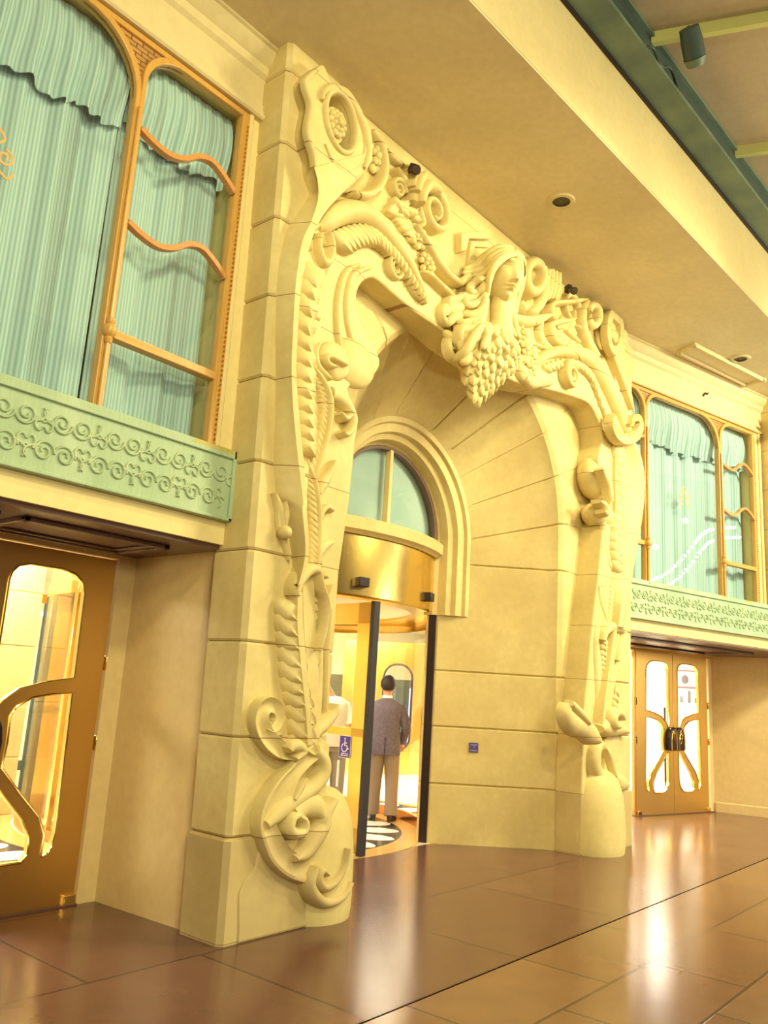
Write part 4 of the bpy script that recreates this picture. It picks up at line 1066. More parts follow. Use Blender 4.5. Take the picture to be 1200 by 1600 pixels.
# ================================================================= carved head with hair and leaf cluster
def head_mesh(k=1.0, nx=128, nz=120):
    """a face looking along -Y, chin down; unit: head about .23 high, centre at the origin"""
    g = lambda v, s: math.exp(-(v / s) ** 2)
    rows = []
    for i in range(nz + 1):
        ph = -PI / 2 + PI * i / nz; ph = max(-PI / 2 + .03, min(PI / 2 - .03, ph)); row = []
        for j in range(nx):
            th = 2 * PI * j / nx                              # 0 = forward (-Y)
            cx, sx = math.cos(th), math.sin(th)
            x = .074 * math.cos(ph) ** .85 * sx; y = -.094 * math.cos(ph) ** .85 * cx; z = .118 * math.sin(ph)
            if z < -.02:
                f = min(1, (-.02 - z) / .095); x *= 1 - .42 * f ** 1.3
                if cx < 0: y *= 1 - .35 * f
            fr = max(0, cx) ** .6
            d = 0
            if cx > 0:
                rz = (.022 - z) / .062
                if 0 <= rz <= 1.15: d += .032 * min(1, rz) ** 1.2 * g(x, .008 + .006 * rz) * (1 if rz < 1 else max(0, 1 - (rz - 1) / .15))
                for s in (-1, 1):
                    d -= .024 * g(x - s * .031, .018) * g(z - .021, .014)
                    d += .014 * g(x - s * .031, .0125) * g(z - .0185, .0075)
                    d += .006 * g(x - s * .031, .017) * g(z - .0295, .0032); d -= .005 * g(x - s * .031, .013) * g(z - .0225, .0022)
                    d += .011 * g(x - s * .030, .026) * g(z - .043, .008)
                    d += .006 * g(x - s * .043, .018) * g(z + .022, .020)
                    d -= .004 * g(x - s * .040, .012) * g(z + .060, .02)
                    d += .006 * g(x - s * .010, .006) * g(z + .038, .007)
                d += .014 * g(x, .017) * g(z + .0555, .0042) + .015 * g(x, .014) * g(z + .068, .0052)
                d -= .010 * g(x, .022) * g(z + .0615, .0026) + .004 * g(x, .004) * g(z + .047, .006)
                d += .011 * g(x, .018) * g(z + .098, .016) - .004 * g(x, .02) * g(z + .080, .006)
            row.append((k * x, k * (y - d * fr), k * z))
        rows.append(row)
    return MB().grid(rows, closed_u=True, caps=True)
HT = -.12
hx, hz = at(787, 436, HT)
bust = carving('carved_head', "carved woman's head with long hair above a cluster of stone leaves, mid-portal", 'sculpture', (hx, HT, hz))
KH = 2.45
MH = Matrix.Translation((hx, HT, hz)) @ Matrix.Rotation(math.radians(-27), 4, 'Z') @ Matrix.Rotation(math.radians(4), 4, 'Y') @ Matrix.Rotation(math.radians(6), 4, 'X')
hd = head_mesh(KH).xf(MH)
nk = MB().tube([(hx + .02, HT + .02, hz - .16), (hx + .0, HT + .03, hz - .32), (hx - .03, HT + .0, hz - .50), (hx - .05, HT + .02, hz - .66)], [.11, .105, .11, .17], 20)
hd.join(nk)
op(hd, 'face', bust, 'stone_plain', ang=80)
# hair: cap plus flowing locks (zoom-J pixel, depth)
cap = MB()
rows = []
for i in range(15):
    ph = math.radians(5 + 88 * i / 14); rows.append([])
    for j in range(25):
        th = math.radians(62 + 236 * j / 24)
        rr = 1.0 + .03 * math.sin(j * 2.6 + i * .3)
        rows[-1].append(tuple(MH @ Vector((KH * .084 * math.cos(ph) * math.sin(th) * rr, KH * -.104 * math.cos(ph) * math.cos(th) * rr + .01, KH * (.018 + .112 * math.sin(ph)) * 1.02))))
cap.grid(rows)
def lock(pts, r, taper=.35, flat=1):
    q = []
    for x, y, t in pts:
        s, z = at(690 + x / 5.714, 360 + y / 5.714, t); q.append((s, t, min(z, CEIL - .03)))
    q = cr(q, 7); n = len(q)
    return MB().tube(q, [r * (taper + (1 - taper) * math.sin(PI * min(1, .12 + .88 * i / (n - 1))) ** .6) for i in range(n)], 8)
hair = MB()
for pts, r in [([(625, 175, -.26), (540, 165, -.22), (440, 210, -.15), (360, 290, -.05), (280, 330, .02), (200, 350, .06)], .055),
               ([(630, 190, -.28), (540, 195, -.25), (450, 250, -.18), (380, 330, -.08), (290, 370, .0), (190, 380, .05)], .05),
               ([(640, 200, -.30), (560, 215, -.28), (480, 275, -.23), (430, 350, -.16), (350, 400, -.06), (260, 400, .02)], .045),
               ([(645, 210, -.31), (570, 235, -.30), (490, 300, -.27), (445, 370, -.22), (420, 450, -.15), (370, 520, -.07), (290, 540, .0)], .04),
               ([(640, 205, -.32), (560, 228, -.31), (480, 300, -.28), (432, 400, -.23), (415, 520, -.18), (400, 590, -.13), (330, 630, -.05)], .03),
               ([(500, 190, -.18), (400, 230, -.10), (320, 300, -.0), (270, 300, .05), (300, 240, .08)], .05),
               ([(410, 380, -.12), (340, 430, -.05), (280, 480, -.02), (250, 520, -.04), (290, 560, -.06), (330, 520, -.06)], .045),
               ([(400, 470, -.14), (320, 570, -.06), (240, 610, -.02), (190, 600, .02), (160, 560, .05)], .05),
               ([(400, 560, -.16), (340, 640, -.10), (260, 670, -.06), (210, 640, -.03), (230, 600, -.03)], .045),
               ([(395, 600, -.16), (370, 690, -.14), (330, 740, -.12), (250, 760, -.07), (180, 740, -.02)], .05),
               ([(380, 690, -.15), (350, 780, -.14), (280, 820, -.10), (200, 830, -.06), (130, 810, .0)], .05),
               ([(370, 760, -.15), (330, 850, -.15), (250, 890, -.12), (180, 900, -.08), (110, 880, -.02)], .05),
               ([(250, 400, .0), (200, 450, .03), (150, 470, .06)], .045), ([(260, 560, -.02), (150, 620, .03), (60, 620, .06)], .05),
               ([(240, 640, .0), (150, 690, .02), (60, 700, .05), (20, 760, .06)], .055), ([(200, 760, .0), (110, 780, .02), (40, 850, .05)], .055),
               ([(645, 195, -.31), (685, 250, -.31), (695, 340, -.28), (690, 440, -.22), (665, 560, -.14), (645, 660, -.08), (640, 770, -.04)], .05),
               ([(650, 190, -.27), (710, 260, -.22), (715, 380, -.15), (700, 500, -.09), (670, 620, -.04), (660, 740, .0)], .05),
               ([(640, 560, -.14), (620, 660, -.14), (590, 760, -.13), (600, 860, -.10), (660, 940, -.04)], .05),
               ([(600, 640, -.12), (560, 740, -.14), (540, 840, -.13), (570, 920, -.10)], .045), ([(640, 700, -.08), (640, 800, -.08), (660, 900, -.04), (700, 960, .0)], .05)]:
    hair.join(lock(pts, r))
hair.join(cap)
op(hair, 'hair', bust, 'stone_plain', ang=80)
# gathered drapery curls at the shoulder
dr = MB()
for x, y, t, r in ((240, 980, -.12, .14), (130, 1060, -.02, .12), (120, 690, .02, .10), (60, 760, .04, .10), (300, 600, -.05, .07)):
    c = at(690 + x / 5.714, 360 + y / 5.714, t)
    dr.join(ribbon(spiral(c, r, r * .25, PI * .3, 1.4, 20), .07, .07, t + .05, HALF, res=False, back=.03))
for q in ([(360, 850, -.2), (280, 960, -.2), (220, 1060, -.17), (150, 1130, -.1), (110, 1160, -.04)], [(380, 860, -.22), (400, 960, -.22), (360, 1060, -.22)], [(160, 930, -.05), (80, 950, 0), (20, 900, .05)], [(150, 1000, -.08), (230, 1130, -.15), (170, 1190, -.12)]):
    dr.join(lock(q, .05))
op(dr, 'drapery_curls', bust, 'stone_plain', ang=80)
# leaf cluster hanging below: an inverted cone of overlapping leaves
lc = MB(); rnd = random.Random(11)
cx, cz0 = at(764, 545, -.06); _, cz1 = at(748, 617, -.06)
cx2, _ = at(750, 615, -.06)
core = []
NR = 9
for i in range(NR + 1):
    f = i / NR; z = cz0 + .12 - f * (cz0 + .12 - cz1 - .05); R = .40 * (1 - f ** 1.5) + .03
    core.append([(cx + (cx2 - cx) * f + R * math.cos(a), .02 + .62 * R * math.sin(a), z) for a in [2 * PI * k / 20 for k in range(20)]])
lc.grid(core, closed_u=True, caps=True)
for i in range(NR):
    f = (i + .3) / NR; z = cz0 + .12 - f * (cz0 + .12 - cz1); R = .40 * (1 - f ** 1.5) + .035; n = max(4, int(13 * R / .43) + 2)
    for k in range(n):
        a = PI + PI * (k + (.5 if i % 2 else 0)) / n + rnd.uniform(-.08, .08) if True else 0
        L = rnd.uniform(.15, .19); lf = leaf((0, 0), -PI / 2 + rnd.uniform(-.25, .25), L, rnd.uniform(.085, .11), .045, 0, .12, 6)
        tilt = math.radians(-14 + 26 * f)
        M = Matrix.Translation((cx + (cx2 - cx) * f + R * math.cos(a), .02 + .62 * R * math.sin(a), z + .04)) @ Matrix.Rotation(a + PI / 2, 4, 'Z') @ Matrix.Rotation(tilt, 4, 'X')
        lc.join(lf.xf(M))
op(lc, 'leaf_cluster', bust, 'stone_plain', ang=70)
# ================================================================= glazed doors
def zl(pts): return [(.114 + (x - 440) / 185 * .588, 2.33 - (y - 180) / 1125 * 2.01) for x, y in pts]
H_TOP = [(440, 250), (444, 222), (456, 196), (482, 182), (560, 181), (592, 193), (614, 225), (622, 265), (625, 610), (560, 632), (500, 662), (465, 708), (447, 752), (440, 735)]
H_RIGHT = [(625, 672), (580, 677), (532, 694), (500, 728), (488, 765), (490, 860), (486, 955), (535, 1050), (585, 1140), (604, 1210), (602, 1278), (606, 1292), (616, 1284), (625, 1255), (630, 1215), (630, 1150)]
H_LEFT = [(441, 962), (456, 966), (500, 1058), (548, 1148), (569, 1215), (571, 1270), (560, 1303), (500, 1305), (480, 1298), (464, 1278), (452, 1245), (444, 1200)]
H_ALL = [(438, 240), (500, 175), (600, 180), (632, 300), (634, 1200), (600, 1312), (470, 1312), (438, 1200)]
def leaf_part(parent, side, name='leaf', left_pane=True):
    """one door leaf; side +1: hinge toward +X, -1: mirrored"""
    m = plate([rrect(.004, .93, .006, 2.46, .003, 1)] + [zl(h) for h in (H_TOP, H_RIGHT, H_LEFT)], 0, .05, .006)
    m.join(MB().box(.02, .92, -.004, 0, .275, .279))
    pane = plate([zl(H_ALL)], .02, .03)
    edge_ = MB()
    for h in (H_TOP, H_RIGHT, H_LEFT):
        q = zl(h); edge_.join(MB().tube([(a, -.004, b) for a, b in q], .008, 6, close=True))
    hl = plate([[(.0, .96), (.185, .96), (.20, 1.02), (.205, 1.12), (.19, 1.22), (.15, 1.29), (.09, 1.315), (.04, 1.305), (.0, 1.27)]], -.085, 0, .02, 4)
    lp = ribbon([(.03, .97), (.03, 1.15), (.06, 1.26), (.105, 1.28), (.15, 1.22), (.165, 1.10), (.165, .97)], .018, .014, -.085, HALF)
    lp.join(ribbon([(.05, 1.12), (.065, 1.21), (.10, 1.24), (.115, 1.20), (.09, 1.13), (.06, 1.06)], .014, .012, -.085, HALF))
    hg = MB()
    for z in (1.10, 1.68): hg.box(.935, .965, -.018, .02, z - .055, z + .055)
    pv = MB().box(.84, .93, -.03, .03, .0, .07)
    if side < 0: m, pane, edge_, hl, lp, hg, pv = [q.mirror(0) for q in (m, pane, edge_, hl, lp, hg, pv)]
    lf = m.build(name, MT['bronze'], parent, ang=30)
    pane.build('pane', MT['glass_door'], lf, smooth=False)
    edge_.build('pane_edging', MT['brass2'], lf)
    h = hl.build('handle', MT['black'], lf, ang=40)
    lp.build('handle_loop', MT['brass2'], lf, ang=60)
    hg.build('hinge', MT['brass2'], lf, bevel=.004); pv.build('floor_pivot', MT['brass2'], lf, bevel=.004)
    return lf
d1 = empty('door_1', (-1.215, 1.44, 0), 0); tag(d1, 'bronze glazed double door with curved bars in the left recess', 'door', kind='structure')
leaf_part(d1, 1); leaf_part(d1, -1)
d2 = empty('door_2', tuple(DC), WA); tag(d2, 'bronze glazed double door with round dark handles in the right recess', 'door', kind='structure')
leaf_part(d2, 1); leaf_part(d2, -1)
MB().box(-.98, -.945, .0, .05, 0, 2.47).build('jamb_post', MT['bronze'], d2, bevel=.004)
plate([rrect(-1.5, -.98, .05, 2.45, .01, 1)], .02, .03).build('side_pane', MT['glass_door'], d2, smooth=False)
tag(MB().box(-1.0, 1.0, -.05, .10, 0, .012).build('trim_8', MT['dark_wood'], loc=tuple(DC), rz=WA), 'dark threshold strip of the right door', 'trim', kind='structure')
mb = MB().box(-1.6, 1.1, .0, .08, 2.46, 2.52)
mb.build('head_rail', MT['bronze'], d2)
tag(MB().box(-1.2, .7, 0, .14, 0, .012).build('trim_7', MT['dark_wood'], loc=(-.98, 1.395, 0)), 'dark threshold strip of the left door', 'trim', kind='structure')

# ================================================================= revolving door
rv = empty('revolving_door', (DCX, DCY, 0)); tag(rv, 'large brass revolving door with curved glass and a wheelchair sign on its wing', 'revolving door')
R_ = DRR
def arc_rows(prof, a0, a1, n=40):
    """profile (r,z) swept by angle, 0 = toward the street (-Y), positive toward +X"""
    rows = []
    for i in range(n + 1):
        a = math.radians(a0 + (a1 - a0) * i / n)
        rows.append([(r * math.sin(a), -r * math.cos(a), z) for r, z in prof])
    return MB().grid(rows, closed_u=True, caps=True)
can = arc_rows([(R_ - .30, 2.53), (R_ - .02, 2.52), (R_, 2.54), (R_, 3.155), (R_ - .30, 3.155)], -180, 180, 96)
can.build('canopy', MT['brass'], rv, ang=30)
arc_rows([(.02, 2.56), (R_ - .28, 2.56), (R_ - .28, 2.60), (.02, 2.60)], -180, 180, 64).build('canopy_ceiling', MT['lobby_wall'], rv, smooth=False)
for a in (-13, 17.5):
    q = math.radians(a)
    MB().box(-.065, .065, -.075, .02, 2.62, 2.72).xf(Matrix.Translation((R_ * math.sin(q), -R_ * math.cos(q), 0)) @ Matrix.Rotation(q, 4, 'Z')).build('sensor', MT['black'], rv, bevel=.01)
for a0, a1 in ((26, 152), (-152, -26)):
    arc_rows([(R_ - .012, .12), (R_, .12), (R_, 2.42), (R_ - .012, 2.42)], a0, a1, 40).build('curved_glass', MT['glass_door'], rv, smooth=True, ang=40)
    arc_rows([(R_ - .05, 0), (R_ + .03, 0), (R_ + .03, .11), (R_ - .05, .12)], a0, a1, 40).build('bottom_rail', MT['copper'], rv, ang=30)
    arc_rows([(R_ - .03, 2.40), (R_ + .02, 2.40), (R_ + .02, 2.53), (R_ - .03, 2.53)], a0, a1, 40).build('top_rail', MT['brass2'], rv, ang=30)
for a, m_, w_ in ((26, 'black', .045), (-26, 'black', .045), (52, 'copper', .03), (90, 'brass2', .03), (128, 'copper', .03), (152, 'brass2', .04), (-90, 'brass2', .03), (-152, 'brass2', .04), (-52, 'copper', .03)):
    q = math.radians(a)
    MB().box(-w_, w_, -w_, w_, 0, 2.53).xf(Matrix.Translation((R_ * math.sin(q), -R_ * math.cos(q), 0)) @ Matrix.Rotation(q, 4, 'Z')).build('post', MT[m_], rv, bevel=.006)
MB().lathe([(.09, .005), (.09, 2.55)], seg=20).build('centre_post', MT['brass2'], rv)
for i, a in enumerate((-6, 114, 234)):
    q = math.radians(a); M = Matrix.Rotation(q - PI / 2, 4, 'Z')       # local +X runs out along the wing
    b = MB(); r1 = R_ - .09
    for x0, x1, z0, z1 in ((r1 - .20, r1, .02, 2.5), (.09, .20, .02, 2.5), (.09, r1, 2.28, 2.5), (.09, r1, .02, .26), (.09, r1, 1.13, 1.21)):
        b.box(x0, x1, -.025, .025, z0, z1)
    wg = b.xf(M).build('wing', MT['brass'], rv, smooth=False)
    MB().box(r1, r1 + .055, -.04, .04, .01, 2.51).xf(M).build('weather_strip', MT['rubber'], wg, smooth=False)
    MB().box(.15, r1 - .1, -.004, .004, .2, 2.32).xf(M).build('pane', MT['glass_door'], wg, smooth=False)
    if i == 0:
        # wheelchair sign on the street side of the wing, near its outer stile
        z0, z1 = .915, 1.125; xa, xb = r1 - .345, r1 - .185
        sx = lambda u, v: (xa + (xb - xa) * u, z0 + (z1 - z0) * v)
        sg = MB().box(xa, xb, .006 if False else -.012, -.008, z0, z1)
        flip = 1
        sgn = MB().box(xa - .006, xb + .006, -.034, -.030, z0 - .006, z1 + .006)
        so = sgn.xf(M).build('sign', MT['white'], wg, smooth=False)
        bl_ = Mat('sign_blue', lin(66, 40, 150), .4).m
        MB().box(xa, xb, -.0365, -.034, z0, z1).xf(M).build('sign_field', bl_, wg, smooth=False)
        # seen from the street the wing's outer end is on the right, so +u runs with local +X
        sy = MB()
        def L2(pts, w): sy.join(ribbon([sx(*p) for p in pts], w, .002, -.0365, FLAT, res=False, back=.0005))
        L2([(.50, .80), (.49, .55), (.70, .55), (.80, .40), (.90, .43)], .010); L2([(.50, .68), (.68, .68)], .008)
        wc = [(.47 + .26 * math.cos(t), .455 + .195 * math.sin(t)) for t in [math.radians(112 + 14 * k) for k in range(19)]]
        L2(wc, .009)
        c = sx(.50, .88); sy.lathe([(.0095, -.0385), (.0095, -.0365)], (0, 0, 0), 16) if False else None
        sy.add([(c[0] + .010 * math.cos(t), -.0386, c[1] + .010 * math.sin(t)) for t in [2 * PI * k / 14 for k in range(14)]], [tuple(range(14))])
        for v, ws in ((.145, ((.22, .52), (.56, .86))), (.06, ((.16, .40), (.44, .60), (.64, .88)))):
            for u0, u1 in ws:
                k = 0; u = u0
                while u < u1:
                    sy.box(sx(u, 0)[0], sx(u + .035, 0)[0], -.0385, -.0365, sx(0, v)[1], sx(0, v + .05)[1]); u += .06
        sy.xf(M).build('wheelchair_symbol', MT['white'], wg, smooth=False)
    if i == 0:
        MB().tube([(r1 - .33, -.05, .62), (r1 - .33, -.05, .88)], .012).xf(M).build('push_bar', MT['white'], wg)
# ================================================================= people
def skin_mesh(verts, edges, radii, root=0, sub=2):
    me = bpy.data.meshes.new('tmp'); me.from_pydata(verts, edges, []); me.update()
    o = bpy.data.objects.new('tmp', me); COL.objects.link(o)
    sk = o.modifiers.new('skin', 'SKIN'); sk.use_smooth_shade = True; sk.branch_smoothing = .5
    for i, r in enumerate(radii):
        v = me.skin_vertices[0].data[i]; v.radius = (r, r) if not hasattr(r, '__len__') else r; v.use_root = (i == root)
    s = o.modifiers.new('sub', 'SUBSURF'); s.levels = sub; s.render_levels = sub
    dg = bpy.context.evaluated_depsgraph_get()
    m2 = bpy.data.meshes.new_from_object(o.evaluated_get(dg))
    mb = MB(); mb.add([tuple(v.co) for v in m2.vertices], [tuple(p.vertices) for p in m2.polygons])
    bpy.data.objects.remove(o); bpy.data.meshes.remove(me); bpy.data.meshes.remove(m2)
    return mb
SKIN = Mat('skin', lin(206, 148, 112), .5).m
HAIR = Mat('dark_hair', (.018, .012, .010, 1), .6).m
SHOE = Mat('dark_leather', (.03, .014, .012, 1), .35).m
def person_body(pose):
    """pose: dict of joints, person faces +Y, feet on z=0; returns one continuous body mesh"""
    V = []; E = []; Rr = []
    def add(p, r, par=None):
        V.append(tuple(p)); Rr.append(r)
        if par is not None: E.append((par, len(V) - 1))
        return len(V) - 1
    pel = add((0, 0, .96), (.13, .11)); sp = add((0, .0, 1.14), (.12, .10), pel); ch = add((0, -.01, 1.34), (.14, .11), sp); nb = add((0, -.015, 1.49), .075, ch)
    lx = pose.get('lean', 0); nk = add((lx * .5, .0, 1.555), .056, nb); h0 = add((lx, .018, 1.615), .074, nk); h1 = add((lx, .012, 1.69), .096, h0); h2 = add((lx, .0, 1.755), .070, h1)
    for s in (-1, 1):
        ea = add((lx + s * .094, .0, 1.675), .019, h1)
        S_, El, Wr = pose['arm' + ('R' if s > 0 else 'L')]
        sh = add(S_, .062, ch); el = add(El, .044, sh); wr = add(Wr, .029, el)
        d = (Vector(Wr) - Vector(El)).normalized(); up = Vector(pose.get('palm', (0, 0, 1))); sd = d.cross(Vector((0, 0, 1))) if abs(d.z) < .9 else Vector((0, 1, 0))
        sd = sd.normalized(); nrm = d.cross(sd).normalized()
        pm = add(Vector(Wr) + d * .055, (.036, .020), wr)
        for k, (off, ln) in enumerate(((-.028, .068), (-.009, .078), (.010, .073), (.028, .058))):
            b = Vector(Wr) + d * .09 + sd * off
            f0 = add(b, .0095, pm); f1 = add(b + d * ln * .5 + nrm * .006, .0088, f0); f2 = add(b + d * ln * .9 + nrm * .028, .0078, f1)
        t0 = add(Vector(Wr) + d * .04 + sd * -.04, .011, pm); add(Vector(Wr) + d * .085 + sd * -.055 + nrm * .015, .009, t0)
        Hp, Kn, An, To = pose['leg' + ('R' if s > 0 else 'L')]
        hp = add(Hp, .088, pel); kn = add(Kn, .056, hp); an = add(An, .036, kn); add(To, .032, an)
    return skin_mesh(V, E, Rr, 0, 1)
def loft(secs, n=24, caps=True):
    """(centre, half-width, half-depth, yaw) sections -> closed tube"""
    rows = []
    for c, a, b in secs:
        rows.append([(c[0] + a * math.copysign(abs(math.cos(t)) ** .85, math.cos(t)), c[1] + b * math.copysign(abs(math.sin(t)) ** .85, math.sin(t)), c[2]) for t in [2 * PI * k / n for k in range(n)]])
    return MB().grid(rows, closed_u=True, caps=caps)
def limb(pts, rad, n=14): 
    q = cr([tuple(p) + (r,) for p, r in zip(pts, rad)], 6)
    return MB().tube([p[:3] for p in q], [p[3] for p in q], n)
def trousers(pose, m, parent, r=(.115, .092, .075, .068)):
    t = loft([((0, 0, .84), .165, .125), ((0, 0, .92), .175, .13), ((0, 0, 1.02), .165, .12), ((0, 0, 1.06), .155, .115)])
    for s in 'RL':
        Hp, Kn, An, To = pose['leg' + s]
        a = (Hp[0], Hp[1], .93); c = (An[0], An[1] + .01, .035 + An[2] * .3)
        mid = tuple(.5 * (p + q) for p, q in zip(Kn, c)); th = tuple(.5 * (p + q) for p, q in zip(a, Kn))
        t.join(limb([a, th, Kn, mid, c], (r[0], .104, r[1], r[2] + .008, r[2] + .012)))
    return t.build('trousers', m, parent, ang=80)
def shoes(pose, parent):
    for s in 'RL':
        Hp, Kn, An, To = pose['leg' + s]
        d = Vector((To[0] - An[0], To[1] - An[1], 0)).normalized(); c = Vector((An[0], An[1], max(0, An[2] - .085)))
        n = Vector((-d.y, d.x, 0)); rows = []
        for f, w, h in ((-.075, .026, .05), (-.06, .036, .085), (.0, .042, .09), (.07, .044, .07), (.14, .048, .048), (.19, .040, .036), (.215, .018, .024)):
            row = []
            for k in range(12):
                a = 2 * PI * k / 12; row.append(tuple(c + d * f + n * (w * math.cos(a)) + Vector((0, 0, max(.0, h * (.5 + .5 * math.sin(a)))))))
            rows.append(row)
        MB().grid(rows, closed_u=True, caps=True).build('shoe', SHOE, parent, ang=60)
# ---- the man in the grey suit, seen from behind, stepping away
pose = dict(armR=((.185, -.01, 1.425), (.265, -.03, 1.15), (.235, .14, .96)), armL=((-.185, -.01, 1.425), (-.262, .0, 1.15), (-.215, .19, 1.0)),
            legR=((.09, 0, .91), (.115, .03, .50), (.125, -.08, .085), (.16, .06, .03)), legL=((-.09, 0, .91), (-.10, .08, .51), (-.105, .10, .085), (-.125, .24, .03)))
man = empty('person', (4.82, 2.80, 0), math.radians(-51)); tag(man, 'person in a dark grey suit jacket walking away inside the revolving door', 'person', 'people in the revolving door')
def finish(body, parent): body.build('body', SKIN, parent, ang=80)
finish(person_body(pose), man)
SUIT = Mat('grey_suit', rough=.8, spec=.15); SUIT.color(SUIT.ramp(SUIT.noise(60, 2), [(.3, lin(96, 88, 104)), (.7, lin(120, 110, 122))])); SUIT = SUIT.m
TRS = Mat('taupe_trousers', lin(150, 130, 112), .8).m
jk = loft([((0, .0, .80), .205, .145), ((0, .0, .86), .208, .15), ((0, .0, .98), .198, .142), ((0, 0, 1.12), .188, .132), ((0, -.01, 1.26), .205, .138), ((0, -.015, 1.37), .222, .135), ((0, -.015, 1.43), .215, .115), ((0, -.015, 1.475), .155, .088), ((0, -.01, 1.505), .088, .072), ((0, -.01, 1.515), .07, .064)], 28)
for s in 'RL':
    a, e, w_ = [Vector(p) for p in pose['arm' + s]]
    a2 = a + Vector((-.02 if s == 'R' else .02, 0, -.005))
    jk.join(limb([a2, a.lerp(e, .5), e, e.lerp(w_, .5), w_ + (w_ - e).normalized() * .0], (.075, .07, .062, .055, .046)))
jo = jk.build('jacket', SUIT, man, ang=80)
MB().box(-.004, .004, -.152, -.138, .80, 1.02).build('vent', Mat('suit_shadow', lin(50, 44, 50), .9).m, jo)
col = MB().lathe([(.066, 1.505), (.070, 1.50), (.066, 1.545), (.060, 1.55)], (0, -.004, 0), 24); col.build('shirt_collar', Mat('white_shirt', (.85, .83, .82, 1), .7).m, man, ang=60)
trousers(pose, TRS, man); shoes(pose, man)
# short dark hair covering the crown and back of the head
rows = []
for i in range(10):
    ph = math.radians(-42 + 131 * i / 9); row = []
    for j in range(28):
        th = 2 * PI * j / 28
        low = (-42 if math.sin(th) < -.5 else -24) if math.sin(th) < .25 else 28                # fringe line higher at the forehead
        p2 = math.radians(max(math.degrees(ph), low + (0 if math.sin(th) < .25 else 8)))
        row.append((.101 * math.cos(p2) * math.cos(th), .002 + .114 * math.cos(p2) * math.sin(th), 1.695 + .124 * math.sin(p2)))
    rows.append(row)
HC = MB().grid(rows, closed_u=True, caps=True); HC.build('hair', HAIR, man, ang=80)
# ---- person in a white short-sleeved shirt, mostly hidden by the pier
pose2 = dict(lean=-.13, armR=((.18, -.01, 1.42), (.255, -.04, 1.15), (.25, .10, .93)), armL=((-.18, -.01, 1.42), (-.26, .0, 1.15), (-.24, .12, .92)),
             legR=((.09, 0, .91), (.11, .06, .50), (.115, .02, .085), (.14, .16, .03)), legL=((-.09, 0, .91), (-.10, .0, .50), (-.105, -.10, .085), (-.12, .04, .03)))
p2 = empty('person', (4.02, 3.02, 0), math.radians(-47)); tag(p2, 'person in a white short-sleeved shirt, half hidden behind the pier and door wing', 'person', 'people in the revolving door')
finish(person_body(pose2), p2)
WS = Mat('white_tee', (.80, .76, .72, 1), .8).m
sh = loft([((0, .0, .90), .20, .145), ((0, .0, 1.0), .20, .148), ((0, 0, 1.14), .195, .14), ((0, -.01, 1.28), .205, .138), ((0, -.015, 1.38), .215, .13), ((0, -.015, 1.44), .20, .105), ((0, -.015, 1.485), .12, .08), ((0, -.01, 1.50), .078, .068)], 28)
for s in 'RL':
    a, e, w_ = [Vector(p) for p in pose2['arm' + s]]
    a2 = a + Vector((-.02 if s == 'R' else .02, 0, 0)); sh.join(limb([a2, a.lerp(e, .5), a.lerp(e, .88)], (.078, .078, .085)))
sh.build('shirt', WS, p2, ang=80)
trousers(pose2, Mat('grey_trousers', lin(140, 132, 140), .8).m, p2); shoes(pose2, p2)
HC.moved(-.13).build('hair', HAIR, p2, ang=80)
# ================================================================= small fittings
for (s, t), lab in (((2.79, -.68), 'round recessed downlight in the tan ceiling above the carved head'), ((7.56, -.99), 'round recessed downlight beside the ceiling frame, near the right cornice')):
    o = empty('downlight', (s, t, CEIL)); tag(o, lab, 'downlight', 'ceiling downlights')
    MB().lathe([(.085, -.004), (.09, -.018), (.125, -.016), (.135, -.0)], seg=32, caps=False).build('trim_ring', MT['fascia'], o)
    MB().lathe([(.088, -.012), (.08, .0), (.075, .10), (.01, .10)], seg=32, caps=False).build('baffle', MT['black'], o)
    MB().lathe([(.01, -.004), (.09, -.004)], seg=32, caps=False).build('lamp_face', MT['black'], o)
q = [(6.90, -.37), (6.756, -.625), (8.479, -1.038), (8.562, -.77)]
o = empty('ceiling_frame', (7.67, -.70, CEIL)); tag(o, 'long rectangular moulded frame fixed to the ceiling by the right cornice', 'ceiling frame')
m = MB(); path = [(x - 7.67, y + .70) for x, y in (q[0], q[1], q[2], q[3])]
for i in range(4):
    a = Vector(path[i]); b = Vector(path[(i + 1) % 4]); d = (b - a).normalized(); n = Vector((-d.y, d.x)) 
    m.join(sweep([(-.03, 0), (-.03, -.025), (-.012, -.045), (.012, -.045), (.03, -.02), (.03, 0)], [tuple(a - d * .04), tuple(b + d * .04)]))
m.build('moulding', MT['fascia'], o, ang=30)
MB().prism(path, -.012, 0).build('inner_panel', MT['soffit'], o, smooth=False)
def spot(s, t, z, lab, rz):
    o = empty('spotlight', (s, t, z), rz); tag(o, lab, 'spotlight', 'small spotlights in the frieze')
    MB().tube([(0, .0, 0), (0, -.05, -.03), (0, -.10, -.06)], [.025, .035, .045], 14).build('housing', MT['black'], o, ang=50)
    MB().tube([(0, -.10, -.06), (0, -.104, -.062)], [.036, .036], 14).build('lens', MT['brass2'], o, ang=50)
    MB().box(-.03, .03, -.02, .06, -.02, .06).build('bracket', MT['black'], o, bevel=.005)
s, z = at(645, 266, -.02); spot(s, -.02, z, 'small dark spotlight tucked in the frieze beside the left scroll ring', -.6)
s, z = at(892, 452, -.10); spot(s, -.08, z, 'small dark spotlight tucked in the frieze right of the fluted plume', -.5)
